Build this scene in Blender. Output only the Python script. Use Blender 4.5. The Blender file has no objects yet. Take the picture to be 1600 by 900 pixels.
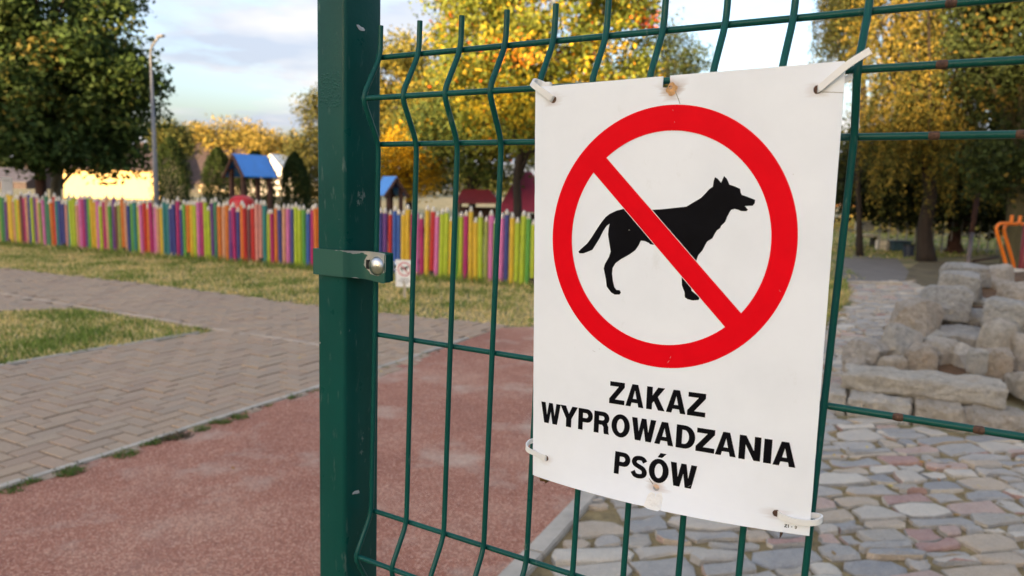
import bpy, bmesh, math, random
import numpy as np
from mathutils import Vector, Matrix, noise
from mathutils.geometry import tessellate_polygon
R = math.radians
random.seed(7)
rng = np.random.default_rng(11)
S = bpy.context.scene
COL = S.collection

# ------------------------------------------------------------------ camera
F, PITCH, ROLL, CAMZ = 1139.9, 0.1327009, 0.0238446, 1.37     # focal length in pixels of a 1600 px wide picture
cp, sp, cr, sr = math.cos(PITCH), math.sin(PITCH), math.cos(ROLL), math.sin(ROLL)
_r0, _u0, FW = Vector((1, 0, 0)), Vector((0, sp, cp)), Vector((0, cp, -sp))
RT, UP = cr * _r0 + sr * _u0, -sr * _r0 + cr * _u0
CAM = Vector((0, 0, CAMZ))
cd = bpy.data.cameras.new('camera'); cam = bpy.data.objects.new('camera', cd); COL.objects.link(cam)
cam.matrix_world = Matrix(((RT.x, UP.x, -FW.x, 0), (RT.y, UP.y, -FW.y, 0), (RT.z, UP.z, -FW.z, CAMZ), (0, 0, 0, 1)))
cd.sensor_width = 36; cd.lens = F / 1600 * 36; cd.clip_start = .02; cd.clip_end = 3000
cd.dof.use_dof = True; cd.dof.focus_distance = .66; cd.dof.aperture_fstop = 8.6
S.camera = cam
S.cycles.use_denoising = True
S.cycles.max_bounces = 8

# ------------------------------------------------------------------ sky and sun
SUN_EL, SUN_AZ = R(6.5), R(212)            # azimuth clockwise from +Y: low sun behind the photographer's left shoulder
to_sun = Vector((math.sin(SUN_AZ) * math.cos(SUN_EL), math.cos(SUN_AZ) * math.cos(SUN_EL), math.sin(SUN_EL)))
w = bpy.data.worlds.new('World'); S.world = w; w.use_nodes = True
nt = w.node_tree; N = nt.nodes; L = nt.links
bg = N['Background']; bg.inputs['Strength'].default_value = .12
sky = N.new('ShaderNodeTexSky'); sky.sky_type = 'NISHITA'; sky.sun_disc = False
sky.sun_elevation = SUN_EL; sky.sun_rotation = SUN_AZ; sky.air_density = 1.0; sky.dust_density = 5; sky.ozone_density = 1.0
tc = N.new('ShaderNodeTexCoord'); sx = N.new('ShaderNodeSeparateXYZ'); L.new(tc.outputs['Generated'], sx.inputs[0])
def wmath(op, a, b=None):
    n = N.new('ShaderNodeMath'); n.operation = op
    for k, v in enumerate((a, b)):
        if v is None: continue
        if isinstance(v, (int, float)): n.inputs[k].default_value = v
        else: L.new(v, n.inputs[k])
    return n.outputs[0]
zz = wmath('ADD', wmath('MAXIMUM', sx.outputs[2], 0.0), .10)
cx = N.new('ShaderNodeCombineXYZ'); L.new(wmath('DIVIDE', sx.outputs[0], zz), cx.inputs[0]); L.new(wmath('DIVIDE', sx.outputs[1], zz), cx.inputs[1])
def wnoise(scale, detail, rough, off):
    mp = N.new('ShaderNodeMapping'); mp.inputs['Location'].default_value = off; L.new(cx.outputs[0], mp.inputs[0])
    n = N.new('ShaderNodeTexNoise'); n.inputs['Scale'].default_value = scale; n.inputs['Detail'].default_value = detail
    n.inputs['Roughness'].default_value = rough; L.new(mp.outputs[0], n.inputs['Vector']); return n.outputs['Fac']
def wramp(fac, *stops):
    r = N.new('ShaderNodeValToRGB'); e = r.color_ramp.elements
    while len(e) < len(stops): e.new(.5)
    for k, (p, c) in enumerate(stops): e[k].position = p; e[k].color = (*c, 1)
    L.new(fac, r.inputs[0]); return r.outputs[0]
cover = wramp(wnoise(.62, 8, .6, (3.1, 1.7, 0)), (.44, (0, 0, 0)), (.55, (1, 1, 1)))
ctint = wramp(wnoise(1.1, 4, .5, (8.2, 4.4, 0)), (.42, (1.06, 1.14, 1.36)), (.60, (1.70, 1.60, 1.56)))
wb = N.new('ShaderNodeMixRGB'); wb.blend_type = 'MULTIPLY'; wb.inputs[0].default_value = 1; L.new(sky.outputs[0], wb.inputs[1]); wb.inputs[2].default_value = (.98, 1.065, 1.30, 1)     # camera white balance
veil = N.new('ShaderNodeMixRGB'); veil.blend_type = 'ADD'; veil.inputs[0].default_value = 1; L.new(wb.outputs[0], veil.inputs[1]); veil.inputs[2].default_value = (.14, .16, .22, 1)   # thin high haze
mx = N.new('ShaderNodeMixRGB'); L.new(wmath('MULTIPLY', cover, .85), mx.inputs[0]); L.new(veil.outputs[0], mx.inputs[1]); L.new(ctint, mx.inputs[2])
L.new(mx.outputs[0], bg.inputs['Color'])
sd = bpy.data.lights.new('sun', 'SUN'); sd.energy = 3.6; sd.angle = R(.5); sd.color = (1, .70, .40)
sun = bpy.data.objects.new('sun', sd); COL.objects.link(sun); sun.rotation_euler = to_sun.to_track_quat('Z', 'Y').to_euler()
S.view_settings.view_transform = 'Standard'; S.view_settings.look = 'None'; S.view_settings.gamma = 1; S.view_settings.use_curve_mapping = False
S.view_settings.exposure = 2.38

# ------------------------------------------------------------------ helpers
def ray(x, y): return FW + RT * ((x - 800) / F) - UP * ((y - 450) / F)
def at(x, y, Y):
    v = ray(x, y); return CAM + v * (Y / v.y)
def gnd(x, y, z=0.0):
    v = ray(x, y); return CAM + v * ((z - CAMZ) / v.z)
def proj(p):
    d = Vector(p) - CAM; k = d.dot(FW)
    return (800 + F * d.dot(RT) / k, 450 - F * d.dot(UP) / k, k)

def tag(o, label=None, cat=None, group=None, kind=None):
    if label: o['label'] = label
    if cat: o['category'] = cat
    if group: o['group'] = group
    if kind: o['kind'] = kind
    return o
def empty(name, loc=(0, 0, 0), label=None, cat=None, group=None):
    o = bpy.data.objects.new(name, None); COL.objects.link(o); o.location = loc; o.empty_display_size = .1
    return tag(o, label, cat, group)
def link(name, me, parent=None, mats=None):
    o = bpy.data.objects.new(name, me); COL.objects.link(o)
    if mats is not None and not me.materials:
        for m in (mats if isinstance(mats, (list, tuple)) else [mats]): me.materials.append(m)
    if parent is not None:
        o.parent = parent
        q = parent; off = Vector((0, 0, 0))
        while q is not None: off += q.location; q = q.parent
        o.location = -off
    return o
def mesh(name, verts, faces, mats, parent=None, smooth=False):
    me = bpy.data.meshes.new(name); me.from_pydata([tuple(v) for v in verts], [], [tuple(f) for f in faces]); me.update()
    if smooth: me.polygons.foreach_set('use_smooth', [True] * len(me.polygons))
    return link(name, me, parent, mats)
class MB:
    def __init__(s): s.v = []; s.f = []
    def add(s, v, f):
        k = len(s.v); s.v += [Vector(q) for q in v]; s.f += [tuple(i + k for i in q) for q in f]; return s
    def box(s, c, size, rot=None):
        a, b, d = size[0] / 2, size[1] / 2, size[2] / 2
        v = [Vector((x, y, z)) for x in (-a, a) for y in (-b, b) for z in (-d, d)]
        if rot is not None: v = [rot @ q for q in v]
        return s.add([q + Vector(c) for q in v], [(0, 1, 3, 2), (4, 6, 7, 5), (0, 4, 5, 1), (2, 3, 7, 6), (0, 2, 6, 4), (1, 5, 7, 3)])
    def tube(s, pts, r, seg=10, caps=True):
        pts = [Vector(p) for p in pts]; rs = r if isinstance(r, (list, tuple)) else [r] * len(pts)
        v = []; n0 = None
        for i, p in enumerate(pts):
            t = (pts[min(i + 1, len(pts) - 1)] - pts[max(i - 1, 0)]).normalized()
            if n0 is None:
                n0 = t.orthogonal().normalized()
            n0 = (n0 - t * n0.dot(t)).normalized(); b = t.cross(n0)
            for k in range(seg):
                a = 2 * math.pi * k / seg
                v.append(p + (n0 * math.cos(a) + b * math.sin(a)) * rs[i])
        f = []
        for i in range(len(pts) - 1):
            for k in range(seg):
                f.append((i * seg + k, i * seg + (k + 1) % seg, (i + 1) * seg + (k + 1) % seg, (i + 1) * seg + k))
        if caps: f += [tuple(range(seg - 1, -1, -1)), tuple(range((len(pts) - 1) * seg, len(pts) * seg))]
        return s.add(v, f)
    def ribbon(s, pts, wdir, w, t):
        """flat strap of width w and thickness t along pts, width direction wdir (one or per point)"""
        pts = [Vector(p) for p in pts]; v = []
        for i, p in enumerate(pts):
            tg = (pts[min(i + 1, len(pts) - 1)] - pts[max(i - 1, 0)]).normalized()
            wd = Vector(wdir[i] if isinstance(wdir, list) else wdir); wd = (wd - tg * wd.dot(tg)).normalized(); nn = tg.cross(wd)
            v += [p + wd * w / 2 + nn * t / 2, p + wd * w / 2 - nn * t / 2, p - wd * w / 2 - nn * t / 2, p - wd * w / 2 + nn * t / 2]
        f = []
        for i in range(len(pts) - 1):
            for k in range(4): f.append((i * 4 + k, i * 4 + (k + 1) % 4, i * 4 + 4 + (k + 1) % 4, i * 4 + 4 + k))
        m = (len(pts) - 1) * 4
        f += [(3, 2, 1, 0), (m, m + 1, m + 2, m + 3)]
        return s.add(v, f)
    def prism(s, poly, z0, z1):
        n = len(poly)
        v = [(p[0], p[1], z0) for p in poly] + [(p[0], p[1], z1) for p in poly]
        return s.add(v, [tuple(range(n - 1, -1, -1)), tuple(range(n, 2 * n))] + [(i, (i + 1) % n, n + (i + 1) % n, n + i) for i in range(n)])
    def build(s, name, mats, parent=None, smooth=False, bevel=0, auto=False):
        o = mesh(name, s.v, s.f, mats, parent, smooth)
        bm = bmesh.new(); bm.from_mesh(o.data)
        if bevel:
            bmesh.ops.bevel(bm, geom=bm.edges[:], offset=bevel, segments=2, affect='EDGES', clamp_overlap=True)
        bmesh.ops.recalc_face_normals(bm, faces=bm.faces[:]); bm.to_mesh(o.data); bm.free()
        if auto:
            me = o.data; me.polygons.foreach_set('use_smooth', [True] * len(me.polygons))
            me.set_sharp_from_angle(angle=R(35))
        return o
def smoothpath(pts, n=4):
    """Catmull-Rom"""
    pts = [Vector(p) for p in pts]; out = []
    for i in range(len(pts) - 1):
        p0, p1, p2, p3 = pts[max(i - 1, 0)], pts[i], pts[i + 1], pts[min(i + 2, len(pts) - 1)]
        for k in range(n):
            t = k / n
            out.append(.5 * ((2 * p1) + (p2 - p0) * t + (2 * p0 - 5 * p1 + 4 * p2 - p3) * t * t + (3 * p1 - p0 - 3 * p2 + p3) * t ** 3))
    out.append(pts[-1]); return out
def inpoly(x, y, poly):
    c = False; n = len(poly); j = n - 1
    for i in range(n):
        xi, yi = poly[i]; xj, yj = poly[j]
        if (yi > y) != (yj > y) and x < (xj - xi) * (y - yi) / (yj - yi) + xi: c = not c
        j = i
    return c

# ------------------------------------------------------------------ materials
def newmat(name):
    m = bpy.data.materials.new(name); m.use_nodes = True; return m, m.node_tree.nodes, m.node_tree.links, m.node_tree.nodes['Principled BSDF']
def texn(n, l, scale, detail=4, rough=.55, kind='Object', stretch=None):
    t = n.new('ShaderNodeTexCoord'); x = n.new('ShaderNodeTexNoise')
    x.inputs['Scale'].default_value = scale; x.inputs['Detail'].default_value = detail; x.inputs['Roughness'].default_value = rough
    if stretch:
        mp = n.new('ShaderNodeMapping'); mp.inputs['Scale'].default_value = stretch; l.new(t.outputs[kind], mp.inputs[0]); l.new(mp.outputs[0], x.inputs['Vector'])
    else: l.new(t.outputs[kind], x.inputs['Vector'])
    return x.outputs['Fac']
def ramp(n, l, fac, stops, const=False):
    r = n.new('ShaderNodeValToRGB'); e = r.color_ramp.elements
    if const: r.color_ramp.interpolation = 'CONSTANT'
    while len(e) < len(stops): e.new(.5)
    for k, (p, c) in enumerate(stops): e[k].position = p; e[k].color = (*c, 1)
    l.new(fac, r.inputs[0]); return r.outputs[0]
def mix(n, l, fac, a, b, mode='MIX'):
    m = n.new('ShaderNodeMixRGB'); m.blend_type = mode
    for k, v in enumerate((fac, a, b)):
        if isinstance(v, (int, float)): m.inputs[k].default_value = v
        elif isinstance(v, tuple): m.inputs[k].default_value = (*v, 1)
        else: l.new(v, m.inputs[k])
    return m.outputs[0]
def bump(n, l, h, strength, dist):
    b = n.new('ShaderNodeBump'); b.inputs['Strength'].default_value = strength; b.inputs['Distance'].default_value = dist; l.new(h, b.inputs['Height']); return b.outputs[0]
def simple(name, c, rough=.6, var=.25, scale=6, metal=0, bmp=0, bscale=60, coat=0, spec=.5):
    m, n, l, p = newmat(name)
    c2 = tuple(max(0, q * (1 - var)) for q in c); c3 = tuple(q * (1 + var) for q in c)
    l.new(ramp(n, l, texn(n, l, scale, 6, .6), [(.3, c2), (.7, c3)]), p.inputs['Base Color'])
    p.inputs['Roughness'].default_value = rough; p.inputs['Metallic'].default_value = metal; p.inputs['Coat Weight'].default_value = coat; p.inputs['Specular IOR Level'].default_value = spec
    if bmp: l.new(bump(n, l, texn(n, l, bscale, 5, .6), bmp, .01), p.inputs['Normal'])
    return m
def rnd(n, l):
    """a random number per object and per loose piece of a mesh"""
    oi = n.new('ShaderNodeObjectInfo'); g = n.new('ShaderNodeNewGeometry'); a = n.new('ShaderNodeMath'); a.operation = 'ADD'
    l.new(oi.outputs['Random'], a.inputs[0]); l.new(g.outputs['Random Per Island'], a.inputs[1])
    f = n.new('ShaderNodeMath'); f.operation = 'FRACT'; l.new(a.outputs[0], f.inputs[0]); return f.outputs[0]

def green_paint(name, base, chips=True):
    m, n, l, p = newmat(name)
    v = ramp(n, l, texn(n, l, 9, 5, .6), [(.3, tuple(q * .85 for q in base)), (.75, tuple(q * 1.18 for q in base))])
    sc = ramp(n, l, texn(n, l, 26, 9, .72, stretch=(1, 1, .55)), [(.655, (0, 0, 0)), (.675, (.8, .8, .8))])
    fine = ramp(n, l, texn(n, l, 140, 3, .6, stretch=(1, 1, .25)), [(.63, (0, 0, 0)), (.78, (.35, .35, .35))])
    if chips:
        v = mix(n, l, sc, v, (.16, .20, .175)); v = mix(n, l, fine, v, (.20, .25, .22))
    l.new(v, p.inputs['Base Color'])
    l.new(ramp(n, l, texn(n, l, 30, 6, .6), [(.3, (.26,) * 3), (.75, (.44,) * 3)]), p.inputs['Roughness'])
    l.new(bump(n, l, texn(n, l, 220, 3, .5), .06, .002), p.inputs['Normal'])
    p.inputs['Specular IOR Level'].default_value = .2
    return m
M = {}
M['post'] = green_paint('green_post_paint', (.0035, .064, .051))
M['wire'] = green_paint('green_wire_coating', (.005, .074, .060))
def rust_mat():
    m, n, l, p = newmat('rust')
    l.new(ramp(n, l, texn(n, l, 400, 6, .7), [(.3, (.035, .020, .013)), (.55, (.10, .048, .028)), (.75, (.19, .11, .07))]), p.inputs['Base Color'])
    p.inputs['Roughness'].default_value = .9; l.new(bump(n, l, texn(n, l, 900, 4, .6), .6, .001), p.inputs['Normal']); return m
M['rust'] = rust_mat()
def clamp_mat():
    m, n, l, p = newmat('worn_green_clamp')
    t = n.new('ShaderNodeTexCoord'); at_ = n.new('ShaderNodeAttribute'); at_.attribute_name = 'wear'
    a = n.new('ShaderNodeMath'); a.operation = 'ADD'; l.new(at_.outputs['Fac'], a.inputs[0])
    s = n.new('ShaderNodeMath'); s.operation = 'MULTIPLY'; s.inputs[1].default_value = .9; l.new(texn(n, l, 70, 6, .6), s.inputs[0]); l.new(s.outputs[0], a.inputs[1])
    fac = ramp(n, l, a.outputs[0], [(.87, (0, 0, 0)), (.90, (1, 1, 1))])
    l.new(mix(n, l, fac, (.013, .088, .062), (.42, .42, .41)), p.inputs['Base Color'])
    l.new(mix(n, l, fac, (0, 0, 0), (.75, .75, .75)), p.inputs['Metallic'])
    p.inputs['Roughness'].default_value = .42
    l.new(bump(n, l, fac, -.35, .0012), p.inputs['Normal']); return m
M['clamp'] = clamp_mat()
M['steel'] = simple('zinc_steel', (.62, .61, .58), .28, .18, 80, 1, .1, 300)
M['black'] = simple('black_gap', (.008, .008, .008), .8)
def sheet_mat():
    m, n, l, p = newmat('white_plastic_sheet')
    v = ramp(n, l, texn(n, l, 14, 6, .6), [(.25, (.82, .85, .90)), (.6, (.88, .91, .96)), (.85, (.86, .89, .94))])
    spk = ramp(n, l, texn(n, l, 190, 4, .7), [(.735, (0, 0, 0)), (.77, (.5, .5, .5))])
    sm = ramp(n, l, texn(n, l, 38, 8, .75, stretch=(1, 1, .6)), [(.62, (0, 0, 0)), (.80, (.35, .35, .35))])
    v = mix(n, l, sm, v, (.58, .57, .53)); v = mix(n, l, spk, v, (.40, .38, .34))
    at_ = n.new('ShaderNodeAttribute'); at_.attribute_name = 'stain'
    a = n.new('ShaderNodeMath'); a.operation = 'MULTIPLY'; l.new(at_.outputs['Fac'], a.inputs[0])
    k = n.new('ShaderNodeMath'); k.operation = 'ADD'; k.inputs[1].default_value = .45; l.new(texn(n, l, 160, 6, .7), k.inputs[0]); l.new(k.outputs[0], a.inputs[1])
    st = ramp(n, l, a.outputs[0], [(.0, (0, 0, 0)), (.9, (1, 1, 1))])
    v = mix(n, l, st, v, (.34, .17, .06))
    l.new(v, p.inputs['Base Color']); p.inputs['Roughness'].default_value = .45; p.inputs['Specular IOR Level'].default_value = .25
    l.new(bump(n, l, texn(n, l, 18, 4, .5), .12, .004), p.inputs['Normal']); return m
M['sheet'] = sheet_mat()
M['torn'] = simple('torn_white_core', (.86, .85, .83), .7, .05, 60, 0, .4, 200)
M['red_print'] = simple('red_print', (.80, .002, .010), .5, .05, 40, spec=.06)
M['black_print'] = simple('black_print', (.004, .004, .006), .5, .3, 60, spec=.06)
M['scratch'] = simple('pale_scratch', (.42, .42, .40), .6, .2, 50)
def tie_mat():
    m, n, l, p = newmat('white_nylon'); p.inputs['Base Color'].default_value = (.80, .79, .76, 1); p.inputs['Roughness'].default_value = .36
    p.inputs['Subsurface Weight'].default_value = .25; p.inputs['Subsurface Radius'].default_value = (.004, .004, .004); return m
M['tie'] = tie_mat()

def leaf_mat(name):
    m, n, l, p = newmat(name)
    a = n.new('ShaderNodeAttribute'); a.attribute_name = 'leaf'
    l.new(a.outputs['Color'], p.inputs['Base Color']); p.inputs['Roughness'].default_value = .6; p.inputs['Specular IOR Level'].default_value = .12
    tr = n.new('ShaderNodeBsdfTranslucent'); l.new(a.outputs['Color'], tr.inputs[0])
    ms = n.new('ShaderNodeMixShader'); ms.inputs[0].default_value = .28
    l.new(p.outputs[0], ms.inputs[1]); l.new(tr.outputs[0], ms.inputs[2]); l.new(ms.outputs[0], n['Material Output'].inputs[0]); return m
M['leaf'] = leaf_mat('leaves')
def bark(name, c):
    m, n, l, p = newmat(name)
    l.new(ramp(n, l, texn(n, l, 14, 8, .7, stretch=(1, 1, .22)), [(.3, tuple(q * .5 for q in c)), (.7, tuple(q * 1.4 for q in c))]), p.inputs['Base Color'])
    p.inputs['Roughness'].default_value = .9; l.new(bump(n, l, texn(n, l, 20, 8, .7, stretch=(1, 1, .22)), .9, .03), p.inputs['Normal']); return m
M['bark'] = bark('dark_bark', (.030, .021, .016)); M['bark_red'] = bark('reddish_bark', (.06, .026, .020)); M['bark_moss'] = bark('mossy_bark', (.07, .06, .026))
def lawn_mat(name, dry):
    m, n, l, p = newmat(name)
    big = ramp(n, l, texn(n, l, .9, 5, .6), [(.40, (.13, .145, .045)), (.62, dry)])
    v = mix(n, l, .35, big, ramp(n, l, texn(n, l, 40, 5, .7), [(.3, (.06, .065, .024)), (.7, (.38, .30, .15))]))
    l.new(v, p.inputs['Base Color']); p.inputs['Roughness'].default_value = .95
    l.new(bump(n, l, texn(n, l, 60, 5, .7), .6, .02), p.inputs['Normal']); return m
M['lawn'] = lawn_mat('lawn_soil', (.46, .35, .18))
M['soil'] = simple('sandy_joint', (.19, .145, .10), .95, .3, 50, 0, .5, 200)
M['joint'] = simple('mossy_joint', (.26, .19, .085), .95, .45, 14, 0, .8, 160)
M['concrete'] = simple('kerb_concrete', (.46, .405, .325), .9, .22, 8, 0, .5, 150)
def rubber_mat():
    m, n, l, p = newmat('red_rubber_granulate')
    t = n.new('ShaderNodeTexCoord')
    vo = n.new('ShaderNodeTexVoronoi'); vo.inputs['Scale'].default_value = 180; l.new(t.outputs['Object'], vo.inputs['Vector'])
    sp_ = n.new('ShaderNodeSeparateColor'); l.new(vo.outputs['Color'], sp_.inputs[0])
    v = ramp(n, l, sp_.outputs[0], [(.0, (.115, .037, .022)), (.35, (.29, .104, .062)), (.7, (.47, .198, .122)), (1., (.80, .52, .36))])
    v = mix(n, l, .42, v, ramp(n, l, texn(n, l, 1.3, 9, .68), [(.3, (.27, .09, .055)), (.5, (.44, .182, .112)), (.68, (.64, .39, .265))]))
    v = mix(n, l, ramp(n, l, texn(n, l, 3.3, 8, .7), [(.55, (0, 0, 0)), (.75, (.45, .45, .45))]), v, (.30, .15, .11))
    pale = ramp(n, l, texn(n, l, 1.9, 7, .6), [(.54, (0, 0, 0)), (.68, (.6, .6, .6))])
    v = mix(n, l, pale, v, (.58, .45, .34))
    l.new(v, p.inputs['Base Color']); p.inputs['Roughness'].default_value = .92
    l.new(bump(n, l, vo.outputs['Distance'], .8, .006), p.inputs['Normal']); return m
M['rubber'] = rubber_mat()
def brick_mat():
    m, n, l, p = newmat('paver_brick')
    v = ramp(n, l, rnd(n, l), [(0, (.31, .18, .11)), (.2, (.41, .275, .165)), (.45, (.50, .33, .19)), (.62, (.31, .23, .16)), (.8, (.43, .32, .205)), (1, (.47, .28, .17))])
    v = mix(n, l, .58, v, ramp(n, l, texn(n, l, 1.2, 7, .65), [(.3, (.31, .215, .14)), (.7, (.47, .335, .205))]))
    v = mix(n, l, .3, v, ramp(n, l, texn(n, l, 90, 4, .7), [(.3, (.15, .12, .095)), (.7, (.5, .40, .31))]))
    l.new(v, p.inputs['Base Color']); p.inputs['Roughness'].default_value = .9
    l.new(bump(n, l, texn(n, l, 130, 4, .6), .4, .004), p.inputs['Normal']); return m
M['brick'] = brick_mat()
def cobble_mat():
    m, n, l, p = newmat('cobble_granite')
    v = ramp(n, l, rnd(n, l), [(0, (.47, .42, .35)), (.16, (.30, .295, .28)), (.29, (.64, .55, .42)), (.43, (.38, .355, .31)), (.54, (.82, .71, .54)), (.63, (.43, .365, .27)), (.74, (.60, .43, .25)), (.85, (.58, .33, .23)), (.91, (.44, .15, .10)), (.94, (.23, .235, .24))], True)
    v = mix(n, l, .34, v, ramp(n, l, texn(n, l, 22, 9, .75), [(.3, (.17, .155, .14)), (.7, (.80, .70, .55))]))
    v = mix(n, l, .25, v, ramp(n, l, texn(n, l, 260, 3, .7), [(.35, (.05, .05, .05)), (.65, (.6, .58, .55))]))
    l.new(v, p.inputs['Base Color'])
    l.new(ramp(n, l, texn(n, l, 12, 5, .6), [(.3, (.45,) * 3), (.7, (.8,) * 3)]), p.inputs['Roughness'])
    l.new(bump(n, l, texn(n, l, 45, 8, .7), 1.0, .016), p.inputs['Normal']); return m
M['cobble'] = cobble_mat()
def granite(name, a, b, lich, ls=5, lt=.58):
    m, n, l, p = newmat(name)
    v = ramp(n, l, texn(n, l, 7, 9, .72), [(.30, tuple(q * .42 for q in a)), (.48, a), (.68, b)])
    v = mix(n, l, .42, v, ramp(n, l, texn(n, l, 26, 9, .82), [(.40, (.05, .045, .035)), (.60, (.92, .87, .76))]))
    v = mix(n, l, ramp(n, l, texn(n, l, 3.2, 8, .75), [(.54, (0, 0, 0)), (.66, (.55, .55, .55))]), v, (.36, .21, .10))
    v = mix(n, l, ramp(n, l, texn(n, l, ls, 8, .75), [(lt, (0, 0, 0)), (lt + .10, (.8, .8, .8))]), v, lich)
    v = mix(n, l, .5, v, ramp(n, l, rnd(n, l), [(0, (.27, .275, .28)), (.2, (.70, .65, .54)), (.4, (.42, .30, .19)), (.6, (.82, .77, .66)), (.8, (.33, .32, .31)), (1, (.60, .48, .34))]))
    l.new(v, p.inputs['Base Color']); p.inputs['Roughness'].default_value = .88
    l.new(bump(n, l, texn(n, l, 30, 9, .75), 1.0, .05), p.inputs['Normal']); return m
M['granite'] = granite('pale_granite', (.42, .385, .325), (.72, .66, .56), (.20, .14, .075))
M['slab'] = granite('mossy_granite_slab', (.40, .355, .265), (.66, .59, .46), (.06, .05, .03), 11, .54)

# ------------------------------------------------------------------ terrain
gm = MB(); q = 40
gm.add([(x * 20 - 800, y * 20 - 400, 0) for y in range(81) for x in range(81)], [(y * 81 + x, y * 81 + x + 1, y * 81 + x + 82, y * 81 + x + 81) for y in range(80) for x in range(80)])
gm.build('ground', M['lawn'])['kind'] = 'structure'
# unseen hill added behind the photographer to shade the near ground
hm = MB(); nx, ny = 60, 10
for j in range(ny + 1):
    for i in range(nx + 1):
        X = -330 + i * 10; Y = -190 + j * 13
        e = max(0, math.sin(math.pi * j / ny)) * min(1, i / 8, (nx - i) / 8)
        hm.v.append(Vector((X, Y, -.5 + 21.5 * e ** .6 + (1.8 * noise.noise(Vector((X * .05, Y * .05, 3))) + 1.2 * noise.noise(Vector((X * .3, Y * .3, 1)))) * e)))
hm.f = [(j * (nx + 1) + i, j * (nx + 1) + i + 1, (j + 1) * (nx + 1) + i + 1, (j + 1) * (nx + 1) + i) for j in range(ny) for i in range(nx)]
hm.build('shade_hill', M['lawn'], smooth=True)['kind'] = 'structure'

KL = [(-3.3, 1.1), (-2.23, 3.05), (-1.35, 4.70), (-.56, 6.19), (-.12, 7.15)]         # edges of the red path
KR = [(-.62, 1.2), (.10, 2.66), (.60, 3.72), (1.35, 5.2), (2.35, 7.0)]
def sheet(name, poly, z, mat, kind='structure'):
    tri = tessellate_polygon([[Vector((x, y, 0)) for x, y in poly]])
    o = mesh(name, [(x, y, z) for x, y in poly], tri, mat)
    bm = bmesh.new(); bm.from_mesh(o.data)
    for f in bm.faces:
        f.normal_update()
        if f.normal.z < 0: f.normal_flip()
    bm.to_mesh(o.data); bm.free()
    if kind: o['kind'] = kind
    return o
sheet('rubber_path', KL + [(.28, 7.28)] + KR[::-1], .010, M['rubber'])

# kerbs: every concrete kerb stone is a piece
def kerb(line, width, z1, step, side, name, mat='concrete'):
    root = empty(name); root['kind'] = 'structure'
    pts = [Vector((*p, 0)) for p in line]; seg = [(pts[i + 1] - pts[i]).length for i in range(len(pts) - 1)]; tot = sum(seg)
    def pt(s):
        for i, q in enumerate(seg):
            if s <= q or i == len(seg) - 1: return pts[i] + (pts[i + 1] - pts[i]) * (s / q)
            s -= q
    s = 0
    while s + step < tot:
        a, b = pt(s + .004), pt(s + step - .004); d = (b - a).normalized(); nn = Vector((-d.y, d.x, 0)) * side
        m = MB(); j = random.uniform(-.004, .004)
        m.prism([(a.x, a.y), (b.x, b.y), (b.x + nn.x * width, b.y + nn.y * width), (a.x + nn.x * width, a.y + nn.y * width)], -.08, z1 + j)
        m.build('kerb_stone', M[mat], root, bevel=.006)
        s += step
kerb(KL, .048, .022, .78, 1, 'path_kerb')
kerb(KR, .080, .036, .78, -1, 'cobble_kerb')
EDG = [(-7.4, 9.25), (-5.75, 8.38), (-2.73, 6.70), (-1.66, 6.12), (-.68, 5.62)]
M['edging'] = simple('tan_edging', (.47, .37, .275), .9, .2, 8, 0, .5, 150)
kerb(EDG, .06, .015, .95, 1, 'paving_edge', 'edging')
TRI = [(-2.80, 6.68), (-4.57, 7.64), (-5.30, 7.36), (-6.6, 6.7), (-5.2, 3.6), (-3.86, 5.00)]
kerb([(-4.9, 3.15), (-3.78, 5.09), (-2.80, 6.66)], .05, .020, .8, 1, 'lawn_edge')

# ------------------------------------------------------------------ paving bricks
def visible(p, m=30):
    x, y, k = proj(p)
    return k > 0 and -m < x < 1600 + m and -m < y < 900 + m
def brick_mesh(l, b, h, r=.004):
    m = MB(); m.v = []; 
    z0, z1 = 0, h
    lo = [(-l / 2, -b / 2), (l / 2, -b / 2), (l / 2, b / 2), (-l / 2, b / 2)]
    m.v = [Vector((x, y, z0)) for x, y in lo] + [Vector((x, y, z1 - r)) for x, y in lo] + [Vector((x - math.copysign(r, x), y - math.copysign(r, y), z1)) for x, y in lo]
    m.f = [(i, (i + 1) % 4, 4 + (i + 1) % 4, 4 + i) for i in range(4)] + [(4 + i, 4 + (i + 1) % 4, 8 + (i + 1) % 4, 8 + i) for i in range(4)] + [(8, 9, 10, 11)]
    return m
BM = brick_mesh(.190, .089, .022, .005); bme = bpy.data.meshes.new('brick'); bme.from_pydata([tuple(v) for v in BM.v], [], BM.f); bme.materials.append(M['brick'])
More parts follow.
